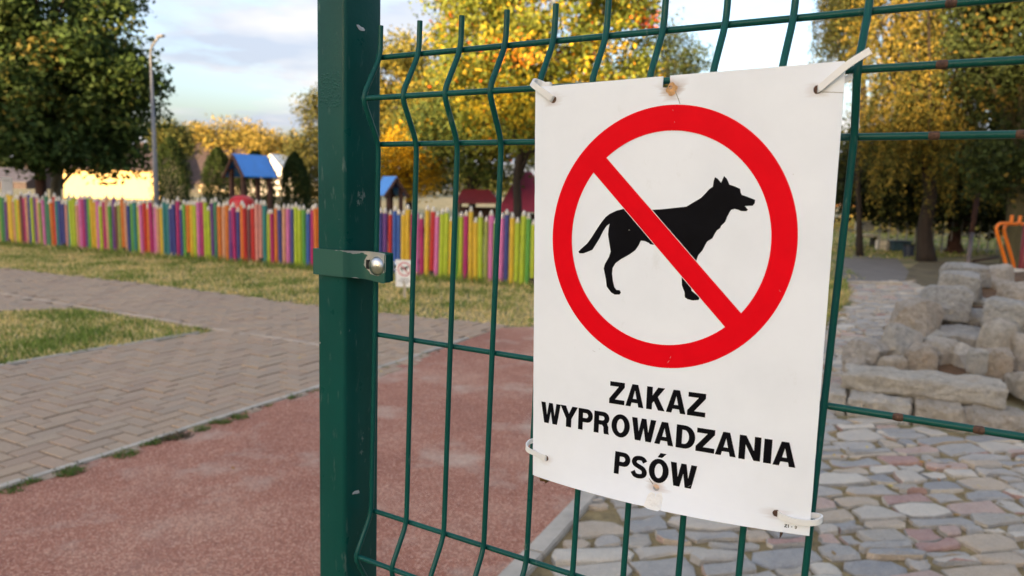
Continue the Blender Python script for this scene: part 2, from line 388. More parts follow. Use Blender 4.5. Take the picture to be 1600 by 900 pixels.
def paving(name, poly, d, origin, holes=(), individuals=300):
    root = sheet(name, poly, .004, M['soil']); d = Vector((*d, 0)).normalized(); nn = Vector((-d.y, d.x, 0)); o0 = Vector((*origin, 0))
    spots = []
    xs = [p[0] for p in poly]; ys = [p[1] for p in poly]; rad = max(max(xs) - min(xs), max(ys) - min(ys)) * 1.3
    nr = int(rad / .1)
    for j in range(-nr, nr):
        for i in range(-nr, nr):
            q_ = (i - j) % 4                       # herringbone: bricks lie along the row or across it
            if q_ == 0: c, t_ = o0 + d * (i * .1 + .05) + nn * (j * .1), 0
            elif q_ == 3: c, t_ = o0 + d * (i * .1) + nn * (j * .1 + .05), 1
            else: continue
            if inpoly(c.x, c.y, poly): c = c.copy(); c.z = t_; spots.append(c)
    spots.sort(key=lambda c: (not visible(c, 10), c.length))
    ang = math.atan2(d.y, d.x); rest = MB()
    for k, c in enumerate(spots):
        z = -.006 + random.gauss(0, .0022); a = ang + c.z * math.pi / 2 + random.gauss(0, .015); c.z = 0
        if k < individuals and visible(c, 10):
            b = bpy.data.objects.new('brick', bme); COL.objects.link(b); b.parent = root; b.location = (c.x, c.y, z); b.rotation_euler = (random.gauss(0, .008), random.gauss(0, .008), a)
        elif -3 < c.y and proj(c)[0] > -900:
            rm = Matrix.Rotation(a, 3, 'Z'); rest.add([rm @ v + Vector((c.x, c.y, z)) for v in BM.v], BM.f)
    if rest.v: 
        b = mesh('brick', rest.v, rest.f, M['brick'], root); b['kind'] = 'stuff'
P2 = [(-3.37, 1.12), (-2.26, 3.06), (-1.37, 4.72), (-.64, 5.66), (-1.66, 6.11), (-2.73, 6.67), (-3.84, 5.05), (-4.85, 3.2), (-5.2, 2.2)]
paving('brick_pavement', P2, (.47, .883), (-2.31, 3.10))
P1 = [(-9.6, 11.9), (-7.83, 11.07), (-4.65, 9.55), (-2.21, 8.22), (-1.41, 7.85), (-.05, 7.30), (-.60, 6.20), (-.72, 5.70), (-1.64, 6.15), (-2.71, 6.73), (-5.72, 8.47), (-7.4, 9.35), (-8.8, 10.0)]
paving('brick_path', P1, (.885, -.465), (-2.70, 6.80))
P3 = [(-5.72, 8.36), (-4.62, 7.70), (-5.35, 7.42), (-6.7, 6.75), (-8.3, 7.6), (-7.4, 9.15)]
paving('side_pavement', P3, (.885, -.465), (-5.72, 8.3), individuals=60)

# ------------------------------------------------------------------ cobbles
CP = [(.185, 2.66), (.685, 3.72), (1.43, 5.2), (2.05, 6.3), (3.35, 7.55), (4.6, 9.7), (5.62, 12.0), (6.7, 12.2), (6.35, 11.0), (5.75, 9.6), (4.4, 8.0), (3.6, 6.9), (2.9, 5.9), (2.55, 5.2), (2.05, 4.45), (3.2, 3.95), (4.5, 3.5), (4.0, 1.2), (-.5, 1.2)]
croot = sheet('cobble_paving', CP, .006, M['joint'])
ce1 = Vector((.985, .17, 0)).normalized(); ce2 = Vector((-ce1.y, ce1.x, 0)); cells = []
v = -3.0; prev = None
def jl(s, k): return .05 * noise.noise(Vector((s * 3.1, k * 7.7, .3))) + .028 * noise.noise(Vector((s * 9, k * 3.3, 5)))
row = 0
while v < 12.5:
    h = random.uniform(.075, .165); s = -3.0 - random.random() * .2
    while s < 9.5:
        wd = random.choice((random.uniform(.08, .15), random.uniform(.14, .24), random.uniform(.20, .34)))
        if random.random() < .25 and h > .115: subs = [(0, .5), (.5, 1)]
        else: subs = [(0, 1)]
        for a, b in subs:
            lo = lambda t: v + jl(t, row) + (h + jl(t, row + 1) - jl(t, row)) * a
            hi = lambda t: v + jl(t, row) + (h + jl(t, row + 1) - jl(t, row)) * b
            cells.append(([(s + random.uniform(-.02, .02), lo(s)), (s + wd * .5, lo(s + wd * .5) + random.uniform(-.012, .006)), (s + wd + random.uniform(-.02, .02), lo(s + wd)), (s + wd + random.uniform(-.012, .012), (lo(s + wd) + hi(s + wd)) / 2),
                           (s + wd + random.uniform(-.02, .02), hi(s + wd)), (s + wd * .5, hi(s + wd * .5) + random.uniform(-.006, .012)), (s + random.uniform(-.02, .02), hi(s)), (s + random.uniform(-.012, .012), (lo(s) + hi(s)) / 2)]))
        s += wd
    v += h; row += 1
def cobble(cell):
    c2 = [ce1 * a + ce2 * b for a, b in cell]; c = sum(c2, Vector()) / len(c2)
    out = []
    for i, p in enumerate(c2):                   # cut the corners round, pull in from the joint
        pr_, nx_ = c2[i - 1], c2[(i + 1) % len(c2)]
        k = random.uniform(.0, .24) if i % 2 == 0 else .0
        out.append(p * (1 - 2 * k) + pr_ * k + nx_ * k)
    ring = []
    j0 = random.uniform(.006, .014); dz = random.gauss(0, .0045)
    for k, (ins, z) in enumerate(((j0, -.02), (j0 + .001, .016 + dz), (j0 + .005, .0215 + dz), (j0 + .020, .024 + dz))):
        for p in out:
            d = c - p; ring.append(p + d.normalized() * (min(ins, d.length * .7) + (random.uniform(-.003, .003) if k else 0)) + Vector((0, 0, z + (random.gauss(0, .0026) if k > 1 else 0))))
    n = len(out); f = []
    for k in range(3): f += [(k * n + i, k * n + (i + 1) % n, (k + 1) * n + (i + 1) % n, (k + 1) * n + i) for i in range(n)]
    ring.append(c + Vector((0, 0, .024 + dz + random.gauss(0, .002)))); f += [(3 * n + i, 3 * n + (i + 1) % n, 4 * n) for i in range(n)]
    tl = Matrix.Rotation(random.gauss(0, .035), 3, 'X') @ Matrix.Rotation(random.gauss(0, .035), 3, 'Y')
    return c, [tl @ (p - c) for p in ring], f
SIGNPX = [(838, 136), (1322, 95), (1264, 837), (833, 743)]
cb = []
for cell in cells:
    c = sum((ce1 * a + ce2 * b for a, b in cell), Vector()) / 8
    if inpoly(c.x, c.y, CP) and proj(c)[2] > .3 and proj(c)[0] > 300: cb.append((cell, c))
cb.sort(key=lambda q: (not visible(q[1], 20) or inpoly(*proj(q[1])[:2], SIGNPX), q[1].length))
rest = MB()
for k, (cell, c) in enumerate(cb):
    c, vs, fs = cobble(cell)
    if k < 300: 
        o = mesh('cobble', vs, fs, M['cobble'], croot, True); o.data.set_sharp_from_angle(angle=R(33)); o.location = c
    elif visible(c, 400): rest.add([q + c for q in vs], fs)
if rest.v: mesh('cobble', rest.v, rest.f, M['cobble'], croot, True)['kind'] = 'stuff'

# ------------------------------------------------------------------ grass
def colors(me, cols, name='leaf'):
    a = me.attributes.new(name, 'FLOAT_COLOR', 'POINT'); a.data.foreach_set('color', np.asarray(cols, np.float32).ravel())
def npmesh(name, verts, nface, k, mat, parent=None):
    me = bpy.data.meshes.new(name); me.vertices.add(len(verts)); me.vertices.foreach_set('co', np.asarray(verts, np.float32).ravel())
    me.loops.add(nface * k); me.loops.foreach_set('vertex_index', np.arange(nface * k, dtype=np.int32))
    me.polygons.add(nface); me.polygons.foreach_set('loop_start', np.arange(0, nface * k, k, dtype=np.int32)); me.polygons.foreach_set('loop_total', np.full(nface, k, np.int32))
    me.update(calc_edges=True); me.materials.append(mat)
    return link(name, me, parent)
GRASS = np.array([(.22, .29, .055), (.27, .33, .075), (.16, .225, .05), (.74, .56, .23), (.86, .68, .33), (.55, .47, .16)])
def grass(name, poly, dens, h, dry, seed=0, bare=0.0):
    xs = np.array([p[0] for p in poly]); ys = np.array([p[1] for p in poly])
    n = int((xs.max() - xs.min()) * (ys.max() - ys.min()) * dens)
    x = rng.uniform(xs.min(), xs.max(), n); y = rng.uniform(ys.min(), ys.max(), n)
    ins = np.zeros(n, bool); j = len(poly) - 1
    for i in range(len(poly)):
        c = ((ys[i] > y) != (ys[j] > y)) & (x < (xs[j] - xs[i]) * (y - ys[i]) / (ys[j] - ys[i] + 1e-12) + xs[i]); ins ^= c; j = i
    x, y = x[ins], y[ins]
    pat = np.array([noise.noise(Vector((a * 1.7, b * 1.7, seed))) + .5 * noise.noise(Vector((a * 6, b * 6, seed + 3))) for a, b in zip(x, y)])
    keep = rng.random(len(x)) > bare * np.clip(.5 + pat, 0, 1); x, y, pat = x[keep], y[keep], pat[keep]
    n = len(x); a = rng.uniform(0, 2 * np.pi, n); hh = h * rng.uniform(.45, 1.25, n) * (1 - .35 * np.clip(pat, -.6, .9)); lean = rng.normal(0, .45, (n, 2)) * hh[:, None]; wd = rng.uniform(.004, .008, n) * (1 + .25 * np.hypot(x, y) / 5)
    b = np.stack([x, y, np.zeros(n)], 1); s = np.stack([np.cos(a) * wd, np.sin(a) * wd, np.zeros(n)], 1)
    t = b + np.concatenate([lean, hh[:, None]], 1)
    V = np.stack([b - s, b + s, t], 1).reshape(-1, 3)
    isdry = rng.random(n) < np.clip(dry + .8 * pat, .03, .97)
    ci = np.where(isdry, rng.integers(3, 6, n), rng.integers(0, 3, n)); c = GRASS[ci] * rng.uniform(.75, 1.25, (n, 1))
    o = npmesh(name, V, n, 3, M['leaf']); colors(o.data, np.repeat(np.concatenate([c, np.ones((n, 1))], 1), 3, 0)); o['kind'] = 'stuff'
    return o
FENCE_A, FENCE_D = Vector((-3.31, 12.02, 0)), Vector((.9165, -.400, 0)).normalized()
def fpt(s, off=0): return FENCE_A + FENCE_D * s + Vector((FENCE_D.y, -FENCE_D.x, 0)) * off
STRIP = [(-9.9, 12.2), (-7.83, 11.12), (-4.65, 9.60), (-2.21, 8.24), (-1.41, 7.88), (.0, 7.30), (.4, 7.3), (1.4, 9.9), (.9, 10.4), (-3.2, 12.2), (-11.5, 16.1), (-12.5, 14.5)]
grass('grass', STRIP, 1700, .045, .62, 1, .3)
nf = Vector((FENCE_D.y, -FENCE_D.x, 0))
grass('grass', [tuple((fpt(-9.5, .35))[:2]), tuple(fpt(5.0, .35)[:2]), tuple(fpt(5.0, -.3)[:2]), tuple(fpt(-9.5, -.3)[:2])], 900, .12, .1, 4)
grass('grass', TRI, 3300, .045, .46, 2, .25)
grass('grass', [(2.15, 6.35), (3.3, 7.6), (4.55, 9.75), (5.5, 12.0), (4.2, 12.6), (2.2, 8.9), (1.6, 7.2)], 1500, .10, .35, 5)
grass('grass', [(6.0, 12.2), (7.2, 16.6), (9.4, 17.0), (14, 20), (22, 26), (13, 30), (6, 24), (4, 14)], 140, .07, .35, 6)
def tufts(name, spots):
    P, C = [], []
    for x, y, r, n, g in spots:
        for _ in range(n):
            a = random.uniform(0, 6.28); q = random.random() ** .6 * r; b = Vector((x + math.cos(a) * q, y + math.sin(a) * q, .008)); h = random.uniform(.006, .028)
            d = Vector((random.gauss(0, .02), random.gauss(0, .02), h)); s = Vector((random.uniform(-1, 1), random.uniform(-1, 1), 0)).normalized() * .004
            P += [b - s, b + s, b + d]; c = Vector(random.choice(((.08, .16, .03), (.11, .20, .04), (.16, .19, .05), (.24, .22, .09)) if g else ((.15, .10, .06), (.09, .07, .05), (.14, .13, .06)))); C += [(*c, 1)] * 3
    o = npmesh(name, [tuple(p) for p in P], len(P) // 3, 3, M['leaf']); colors(o.data, C); o['kind'] = 'stuff'
WEED = [(*gnd(x, y)[:2], r, n, g) for x, y, r, n, g in ((112, 741, .055, 160, 1), (104, 744, .04, 90, 1), (196, 713, .06, 170, 1), (243, 696, .03, 70, 1), (262, 688, .05, 180, 0), (282, 686, .06, 160, 0), (315, 674, .045, 120, 1), (350, 663, .04, 110, 1), (375, 655, .05, 120, 1), (20, 770, .05, 60, 1), (839, 860, .03, 90, 1), (912, 770, .03, 80, 1))]
for k in range(70):
    t = random.random() ** 1.3 * 3.6; a_, b_ = Vector((-2.45, 2.65)), Vector((-1.35, 4.70)); p = a_.lerp(b_, t / 2.33 * .8) if t < 2.8 else Vector((-1.35, 4.70)).lerp(Vector((-.56, 6.19)), random.random())
    WEED.append((p.x + random.uniform(-.005, .035), p.y - random.uniform(-.01, .03), random.uniform(.012, .03), random.randint(8, 26), random.random() < .7))
tufts('grass_tuft', WEED)

def litter(name, spots, cols):
    P_, C_ = [], []
    for x, y in spots:
        a = random.uniform(0, 6.28); l_ = random.uniform(.010, .022); d = Vector((math.cos(a), math.sin(a), random.uniform(-.2, .3))) * l_; n_ = Vector((-math.sin(a), math.cos(a), random.uniform(-.3, .3))) * l_ * .5
        b = Vector((x, y, .036)); P_ += [b - d, b + n_, b + d, b - n_]; C_ += [(*random.choice(cols), 1)] * 4
    o = npmesh(name, [tuple(p) for p in P_], len(P_) // 4, 4, M['leaf']); colors(o.data, C_); o['kind'] = 'stuff'
litter('leaf_litter', [(random.uniform(.6, 3.4), random.uniform(2.3, 4.6)) for _ in range(70)] + [(random.uniform(2, 6), random.uniform(5, 11)) for _ in range(60)] + [(random.uniform(-3.6, -.8), random.uniform(3.2, 6.5)) for _ in range(14)], [(.62, .40, .05), (.50, .26, .05), (.36, .17, .05), (.66, .52, .16), (.30, .20, .09)])

# ------------------------------------------------------------------ mesh fence panel (panel coordinates: u along, v down, b towards the viewer)
AZ = -.5400511; PU = Vector((math.cos(AZ), math.sin(AZ), 0)); PN = Vector((math.sin(AZ), -math.cos(AZ), 0)); PD = Vector((0, 0, -1)) + PU * -.0267244
PO = Vector((-.1397411, .7670475, 1.5019773)); KS = 1.01028; FD = .02504
def P(u, v, b=0): return PO + PU * u + PD * v + PN * b
panel = empty('mesh_fence_panel', P(.3, 1.49) * 1, 'green welded wire mesh fence panel with V folds holding the white notice', 'fence')
VS = [0, .0433, .0866, .2866, .4866, .53, .5733, .7733, .9733, 1.0166, 1.06, 1.26, 1.46]
PK = {1, 5, 9}
def wire_v(u):
    key = [(-.0303, 0)] + [(VS[i] * KS, FD if i in PK else 0) for i in range(len(VS))] + [(1.49, 0)]
    pts = []
    for i, (v_, b_) in enumerate(key):
        if 0 < i < len(key) - 1 and (key[i - 1][1] != b_ or key[i + 1][1] != b_):
            p0, p1, p2 = [Vector((q[0], q[1], 0)) for q in (key[i - 1], key[i], key[i + 1])]
            r = .011; a = p1 + (p0 - p1).normalized() * r; c = p1 + (p2 - p1).normalized() * r
            for t in (0, .25, .5, .75, 1): pts.append(a * (1 - t) ** 2 + p1 * 2 * t * (1 - t) + c * t * t)
        else: pts.append(Vector((v_, b_, 0)))
    return [P(u, q.x, q.y) for q in pts]
for i in list(range(10)) + list(range(12, 17)):
    MB().tube(wire_v(.05 * i), .0027, 12).build('vertical_wire', M['wire'], panel, auto=True)
for k, v_ in enumerate(VS):
    b_ = (FD if k in PK else 0) - .0046
    MB().tube([P(u, v_ * KS, b_) for u in np.linspace(-.004, .84, 12)], .0027, 12).build('horizontal_wire', M['wire'], panel, auto=True)
for k, us in ((0, (.5, .55)), (1, (.5, .55)), (2, (.5, .55)), (3, (.5, .55)), (4, (.5, .55))):       # where two uprights have broken away
    for u in us:
        c = P(u, VS[k] * KS, (FD if k in PK else 0) - .0046)
        m = MB(); m.tube([c - PU * .0030 + PN * .0002, c - PU * .002 + PN * .0004, c + PU * .002 + PN * .0004, c + PU * .0030 + PN * .0002], [.0026, .0029, .0030, .0026], 12); m.build('weld_scar', M['rust'], panel, auto=True)

# ------------------------------------------------------------------ post
pu, pb, lu, ln_ = -.0197, .030, -.016, -.0069
def Q(v, du=0, db=0): return PO + PU * (pu + du + lu * v) + PN * (pb + db + ln_ * v) + Vector((0, 0, -v))
post = empty('fence_post', Q(1.5, -.02, -.03), 'dark green square steel post clamped to the wire mesh panel', 'post')
W1, W2, RC = .0406, .055, .0045
ring = []
for cx_, cy_, a0 in ((-RC, -RC, 0), (-W1 + RC, -RC, 90), (-W1 + RC, -W2 + RC, 180), (-RC, -W2 + RC, 270)):
    for k in range(6):
        a = R(a0 + 18 * k); ring.append((cx_ + RC * math.cos(a), cy_ + RC * math.sin(a)))
m = MB(); n = len(ring); lev = [-.78, 0, .5, 1.0, 1.55]
for v_ in lev: m.v += [Q(v_, a, b) for a, b in ring]
m.f = [(j * n + i, j * n + (i + 1) % n, (j + 1) * n + (i + 1) % n, (j + 1) * n + i) for j in range(len(lev) - 1) for i in range(n)] + [tuple(range(n))]
m.build('tube', M['post'], post, auto=True)
# weld bead pattern patch and chips on the post
def chip(v_, face, pos, rv, rw, nm='paint_chip'):
    c = Q(v_, -pos if face == 'n' else .0004, .0004 if face == 'n' else -pos); a_ = PU if face == 'n' else PN; nn = PN if face == 'n' else PU
    k = 11; pts = [c + nn * .0003] ; rim = []
    for i in range(k):
        a = 2 * math.pi * i / k; q = random.uniform(.65, 1.2); rim.append(c + a_ * (rw * q * math.cos(a)) + Vector((0, 0, 1)) * (rv * q * math.sin(a) + .35 * rv * math.cos(a)))
    MB().add(pts + rim, [(0, 1 + i, 1 + (i + 1) % k) for i in range(k)]).build(nm, M['scratch'], post)
chip(-.028, 'u', .022, .0026, .0062); chip(.468, 'u', .017, .0026, .0070); chip(.30, 'n', .036, .001, .001)
cap = MB(); cap.box(Q(-.782, -W1 / 2, -W2 / 2), (.046, .062, .006), Matrix.Rotation(AZ, 3, 'Z')); cap.build('cap', M['black'], post)
# orange-peel blister patch
bl = MB()
for _ in range(150):
    c = Q(random.uniform(.018, .052), -random.uniform(.006, .036), .0); r_ = random.uniform(.0007, .0017)
    k = 6; top = [c + PN * r_ * .28]; rim = [c + PU * (r_ * 1.3 * math.cos(2 * math.pi * i / k)) + Vector((0, 0, r_ * math.sin(2 * math.pi * i / k))) for i in range(k)]
    bl.add(top + rim, [(0, 1 + i, 1 + (i + 1) % k) for i in range(k)])
o = bl.build('paint_blister', M['post'], post, smooth=True); o['kind'] = 'stuff'

# ------------------------------------------------------------------ clamp
clamp = empty('fence_clamp', P(.012, .21, .01), 'green clamp band round the post, paint worn to bare metal at its bolt', 'clamp')
def CB(du, db, dv): return Q(.2115 + dv, du, db)
path = [(-W1 - .0013, -W2 - .001), (-W1 - .0013, -.004), (-W1 + .0005, .0019), (-.004, .0019), (.0005, .001), (.006, -.006), (.0125, -.0125), (.018, -.0155), (.023, -.0165), (.0415, -.0165)]
pp = smoothpath([Vector((a, b, 0)) for a, b in path], 5); tot = len(pp); vs = []; wear = []; H2 = .0138; nrow = 9
for side in (0, 1):
    for i, q_ in enumerate(pp):
        tg = (pp[min(i + 1, tot - 1)] - pp[max(i - 1, 0)]).normalized(); nn = Vector((tg.y, -tg.x, 0)) * -1
        dn = .010 * max(0, min(1, (q_.x - .0) / .05)) ** 1.0
        for j in range(nrow):
            t = j / (nrow - 1) * 2 - 1
            c_ = q_ + nn * (.0011 if side == 0 else -.0011)
            hh = H2 * (1.0 + .12 * max(0, min(1, q_.x / .03)))
            if i == tot - 1: hh *= .9
            vs.append(CB(c_.x, c_.y, t * hh + dn * .45))
            wv = 0
            if q_.x > -.012:
                k_ = (q_.x + .012) / .05
                wv = max(0, .62 - 2.2 * abs(t + .95) + k_ * .25, .62 - 3.2 * abs(t - 1) - 4 * abs(k_ - .4), (.80 - .70 * max(0, math.hypot((q_.x - .030) / .017, (t + .35) * .95) - .2) ** 2) if q_.x > .010 else 0)
            wear.append(wv)
fs = []
for side in (0, 1):
    o_ = side * tot * nrow
    fs += [(o_ + i * nrow + j, o_ + i * nrow + j + 1, o_ + (i + 1) * nrow + j + 1, o_ + (i + 1) * nrow + j) for i in range(tot - 1) for j in range(nrow - 1)]
T = tot * nrow
for i in range(tot - 1): fs += [(i * nrow, (i + 1) * nrow, T + (i + 1) * nrow, T + i * nrow), (i * nrow + nrow - 1, (i + 1) * nrow + nrow - 1, T + (i + 1) * nrow + nrow - 1, T + i * nrow + nrow - 1)]
for j in range(nrow - 1):
    e = (tot - 1) * nrow; fs += [(e + j, e + j + 1, T + e + j + 1, T + e + j), (j, j + 1, T + j + 1, T + j)]
mb = MB(); mb.add(vs, fs); band = mb.build('band', M['clamp'], clamp, auto=True)
a = band.data.attributes.new('wear', 'FLOAT', 'POINT'); a.data.foreach_set('value', wear)
back = MB(); rz = Matrix.Rotation(AZ, 3, 'Z')
back.box(CB(.022, -.0265, .0025), (.040, .0026, .030), rz); back.build('back_plate', M['post'], clamp, bevel=.0008)
edge = MB(); edge.box(CB(.0406, -.0198, .0034), (.0024, .009, .0295), rz); edge.build('end_lip', M['post'], clamp, bevel=.0007)
bc = CB(.0300, -.0154, .0012)
dome = MB(); seg = 28; prof = [(0, .0054), (.0026, .0052), (.0054, .0045), (.0077, .0034), (.0094, .0018), (.0100, .0003), (.0098, -.0006)]
for r_, h_ in prof:
    for k in range(seg):
        a_ = 2 * math.pi * k / seg; dome.v.append(bc + PU * (r_ * math.cos(a_)) + Vector((0, 0, r_ * math.sin(a_))) + PN * h_)
dome.f = [(i * seg + k, i * seg + (k + 1) % seg, (i + 1) * seg + (k + 1) % seg, (i + 1) * seg + k) for i in range(len(prof) - 1) for k in range(seg)]
dome.build('bolt_head', M['steel'], clamp, smooth=True)
slot = MB(); slot.box(CB(.0178, -.0150, .0002), (.0085, .0026, .0095), rz); slot.build('square_hole', M['black'], clamp)
nut = MB(); nutc = CB(.0300, -.030, .0025); nut.tube([nutc, nutc - PN * .007], .0075, 6); nut.tube([nutc - PN * .006, nutc - PN * .013], .0036, 12); nut.build('nut', M['steel'], clamp, bevel=.0005)

# ------------------------------------------------------------------ the notice
TL, TR, BR, BL = Vector((0.0157, 0.6331, 1.4571)), Vector((0.2244, 0.5149, 1.4632)), Vector((0.2335, 0.5326, 1.1117)), Vector((0.0238, 0.6582, 1.1043))
SW, SH = 248.5, 350.0
def SG(x, y, off=0):
    """sheet millimetres (x from the left, y from the top) to a point of the place"""
    s, t = x / SW, y / SH
    p = (TL * (1 - s) + TR * s) * (1 - t) + (BL * (1 - s) + BR * s) * t
    return p + PN * (4 * s * (1 - s) * (.0045 * t * t + .0095 * max(t, 0) ** 10) + off * .001)
notice = empty('dog_notice', SG(124, 350), 'large white no-dogs notice with red ring, black dog and black Polish words', 'sign')
def flat(loops, off, maxlen=14):
    """2D loops (outer, holes) -> finely split triangles lying on the sheet"""
    pts = [Vector((x, y, 0)) for lp in loops for x, y in lp]
    tri = tessellate_polygon([[Vector((x, y, 0)) for x, y in lp] for lp in loops])
    bm = bmesh.new(); bv = [bm.verts.new(p) for p in pts]
    for t in tri:
        if len(set(t)) == 3:
            try: bm.faces.new([bv[i] for i in t])
            except ValueError: pass
    for _ in range(5):
        es = [e for e in bm.edges if e.calc_length() > maxlen]
        if not es: break
        bmesh.ops.subdivide_edges(bm, edges=es, cuts=1); bmesh.ops.triangulate(bm, faces=bm.faces[:])
    bm.verts.index_update()
    V_ = [(v.co.x, v.co.y) for v in bm.verts]; F_ = [[v.index for v in f.verts] for f in bm.faces]
    F_ = [f if (V_[f[1]][0] - V_[f[0]][0]) * (V_[f[2]][1] - V_[f[0]][1]) - (V_[f[1]][1] - V_[f[0]][1]) * (V_[f[2]][0] - V_[f[0]][0]) < 0 else f[::-1] for f in F_]
    bm.free(); return V_, F_
def printed(name, shapes, off, mat, maxlen=14, parent=None):
    m = MB()
    for loops in shapes:
        V_, F_ = flat(loops, off, maxlen); m.add([SG(x, y, off) for x, y in V_], F_)
    return mesh(name, m.v, m.f, mat, parent or notice, True)
def circ(x, y, r, n=18, ry=None, j=0): return [(x + r * math.cos(2 * math.pi * k / n) * (1 + random.uniform(-j, j)), y + (ry or r) * math.sin(2 * math.pi * k / n) * (1 + random.uniform(-j, j))) for k in range(n)]
HO = [(17.6, 11.2, 3.0), (231.0, 17.6, 3.1), (15.4, 329.2, 2.8), (223.6, 335.6, 2.9), (126.2, 332.4, 2.9)]
outer = [(0, 0)] + [(x, .25 * noise.noise(Vector((x * .2, 0, 0)))) for x in range(8, 112, 8)] + [(115.1, 0), (114.9, 8.1), (118, 8.6), (121.2, 8.3), (120.8, 0)] + [(x, .25 * noise.noise(Vector((x * .2, 0, 0)))) for x in range(128, 246, 8)] + [(SW - 1.2, 0), (SW, 1.4)]
outer += [(SW + .3 * noise.noise(Vector((y * .15, 4, 0))), y) for y in range(10, 348, 8)] + [(SW, SH)]
outer += [(x, SH + .3 * noise.noise(Vector((x * .2, 9, 0)))) for x in range(240, 134, -8)] + [(131.5, SH - .2), (130, SH + 1.0), (121, SH + .9), (117, SH - .6)] + [(x, SH - .4) for x in range(110, 4, -8)] + [(0, SH - .8)]
outer += [(.25 * noise.noise(Vector((y * .15, 2, 0))), y) for y in range(340, 6, -8)]
holes = [circ(x, y, r, 14, j=.07)[::-1] for x, y, r in HO]
V_, F_ = flat([outer] + holes, 0, 12)
nf_ = len(V_); sh = MB(); sh.add([SG(x, y, 0) for x, y in V_] + [SG(x, y, -1.1) for x, y in V_], F_ + [tuple(nf_ + i for i in f[::-1]) for f in F_])
bm = bmesh.new(); bvv = [bm.verts.new((x, y, 0)) for x, y in V_]; [bm.faces.new([bvv[i] for i in f]) for f in F_]; bm.verts.index_update()
for e in bm.edges:
    if e.is_boundary: a_, b_ = e.verts[0].index, e.verts[1].index; sh.f.append((a_, b_, nf_ + b_, nf_ + a_))
bm.free()
board = sh.build('board', M['sheet'], notice, auto=True)
st = []
for k in range(2):
    for x, y in V_:
        s_ = 0
        for hx, hy, r_, w_ in ((122.5, 9.5, 6.5, 1.0), (126.2, 331, 4.5, .55), (15.4, 330, 3.6, .3), (17.6, 12, 3.8, .4), (231, 18, 3.8, .35), (223.6, 336, 3.8, .35)):
            s_ = max(s_, w_ * max(0, 1 - (math.hypot(x - hx, y - hy) / r_) ** 2 * .55))
        st.append(s_)
board.data.attributes.new('stain', 'FLOAT', 'POINT').data.foreach_set('value', st)
# dense patch of sheet round the two cracked holes so the stain shows
printed('rust_stain', [[circ(122.6, 9.8, 4.2, 18, 4.6, .2), circ(121.6, 8.6, 1.5, 9)[::-1]]], .12, simple('rust_stain', (.55, .30, .12), .7, .45, 300))
printed('rust_stain', [[circ(126.6, 330.2, 4.0, 16, 2.6, .25)]], -.02, simple('rust_stain_pale', (.62, .42, .28), .7, .3, 300))
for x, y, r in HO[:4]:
    printed('hole_disc', [[circ(x, y, r * 1.12, 14, j=.05)]], -.5, M['rust'])  # dark brown discs set behind the sheet's face, filling the holes
printed('hole_disc', [[circ(121.6, 8.0, 2.4, 12, j=.2)]], -.35, M['rust'])
printed('torn_patch', [[[(122.6, 336.3), (125.8, 337.4), (126.3, 341), (127.1, 337.6), (131.2, 335.0), (133.0, 340), (132.3, 349.5), (126, 350.6), (117.2, 349.4), (118.4, 344), (120.0, 339)]]], .18, M['torn'])
CRK = simple('crack_dirt', (.28, .25, .2), .8)
for ck in ([(125.0, 11.6), (125.7, 11.4), (128.6, 17.4), (130.2, 21.6), (129.6, 21.4), (127.8, 17.2)], [(119.0, 325.9), (119.3, 325.5), (123.4, 329.6), (123.0, 330.2)], [(232.5, 19.6), (248.2, 21.2), (248.2, 20.8), (234, 19.3)]): printed('crack', [[ck]], .16, CRK)
C0, RO, RI = (121.8, 125.8), 103.0, 84.0
RY = 1.012
printed('red_ring', [[circ(*C0, RO, 120, RO * RY), circ(*C0, RI, 110, RI * RY)[::-1]]], .42, M['red_print'], 9)
sl_d = Vector((185.5 - 69.3, 178.8 - 60.8)).normalized()
def slash(w0):
    A0, A1, B1, B0 = Vector((69.3, 60.8)), Vector((185.5, 178.8)), Vector((174.8, 191.8)), Vector((57.9, 72.4))
    nn = Vector((sl_d.y, -sl_d.x)) * w0
    return [tuple(p) for p in (A0 - sl_d * 9 + nn, A1 + sl_d * 8 + nn, B1 + sl_d * 8 - nn, B0 - sl_d * 9 - nn)]
printed('slash', [[slash(0)]], .36, M['red_print'], 9)
printed('slash_edge', [[slash(.45)]], .27, M['torn'], 9)
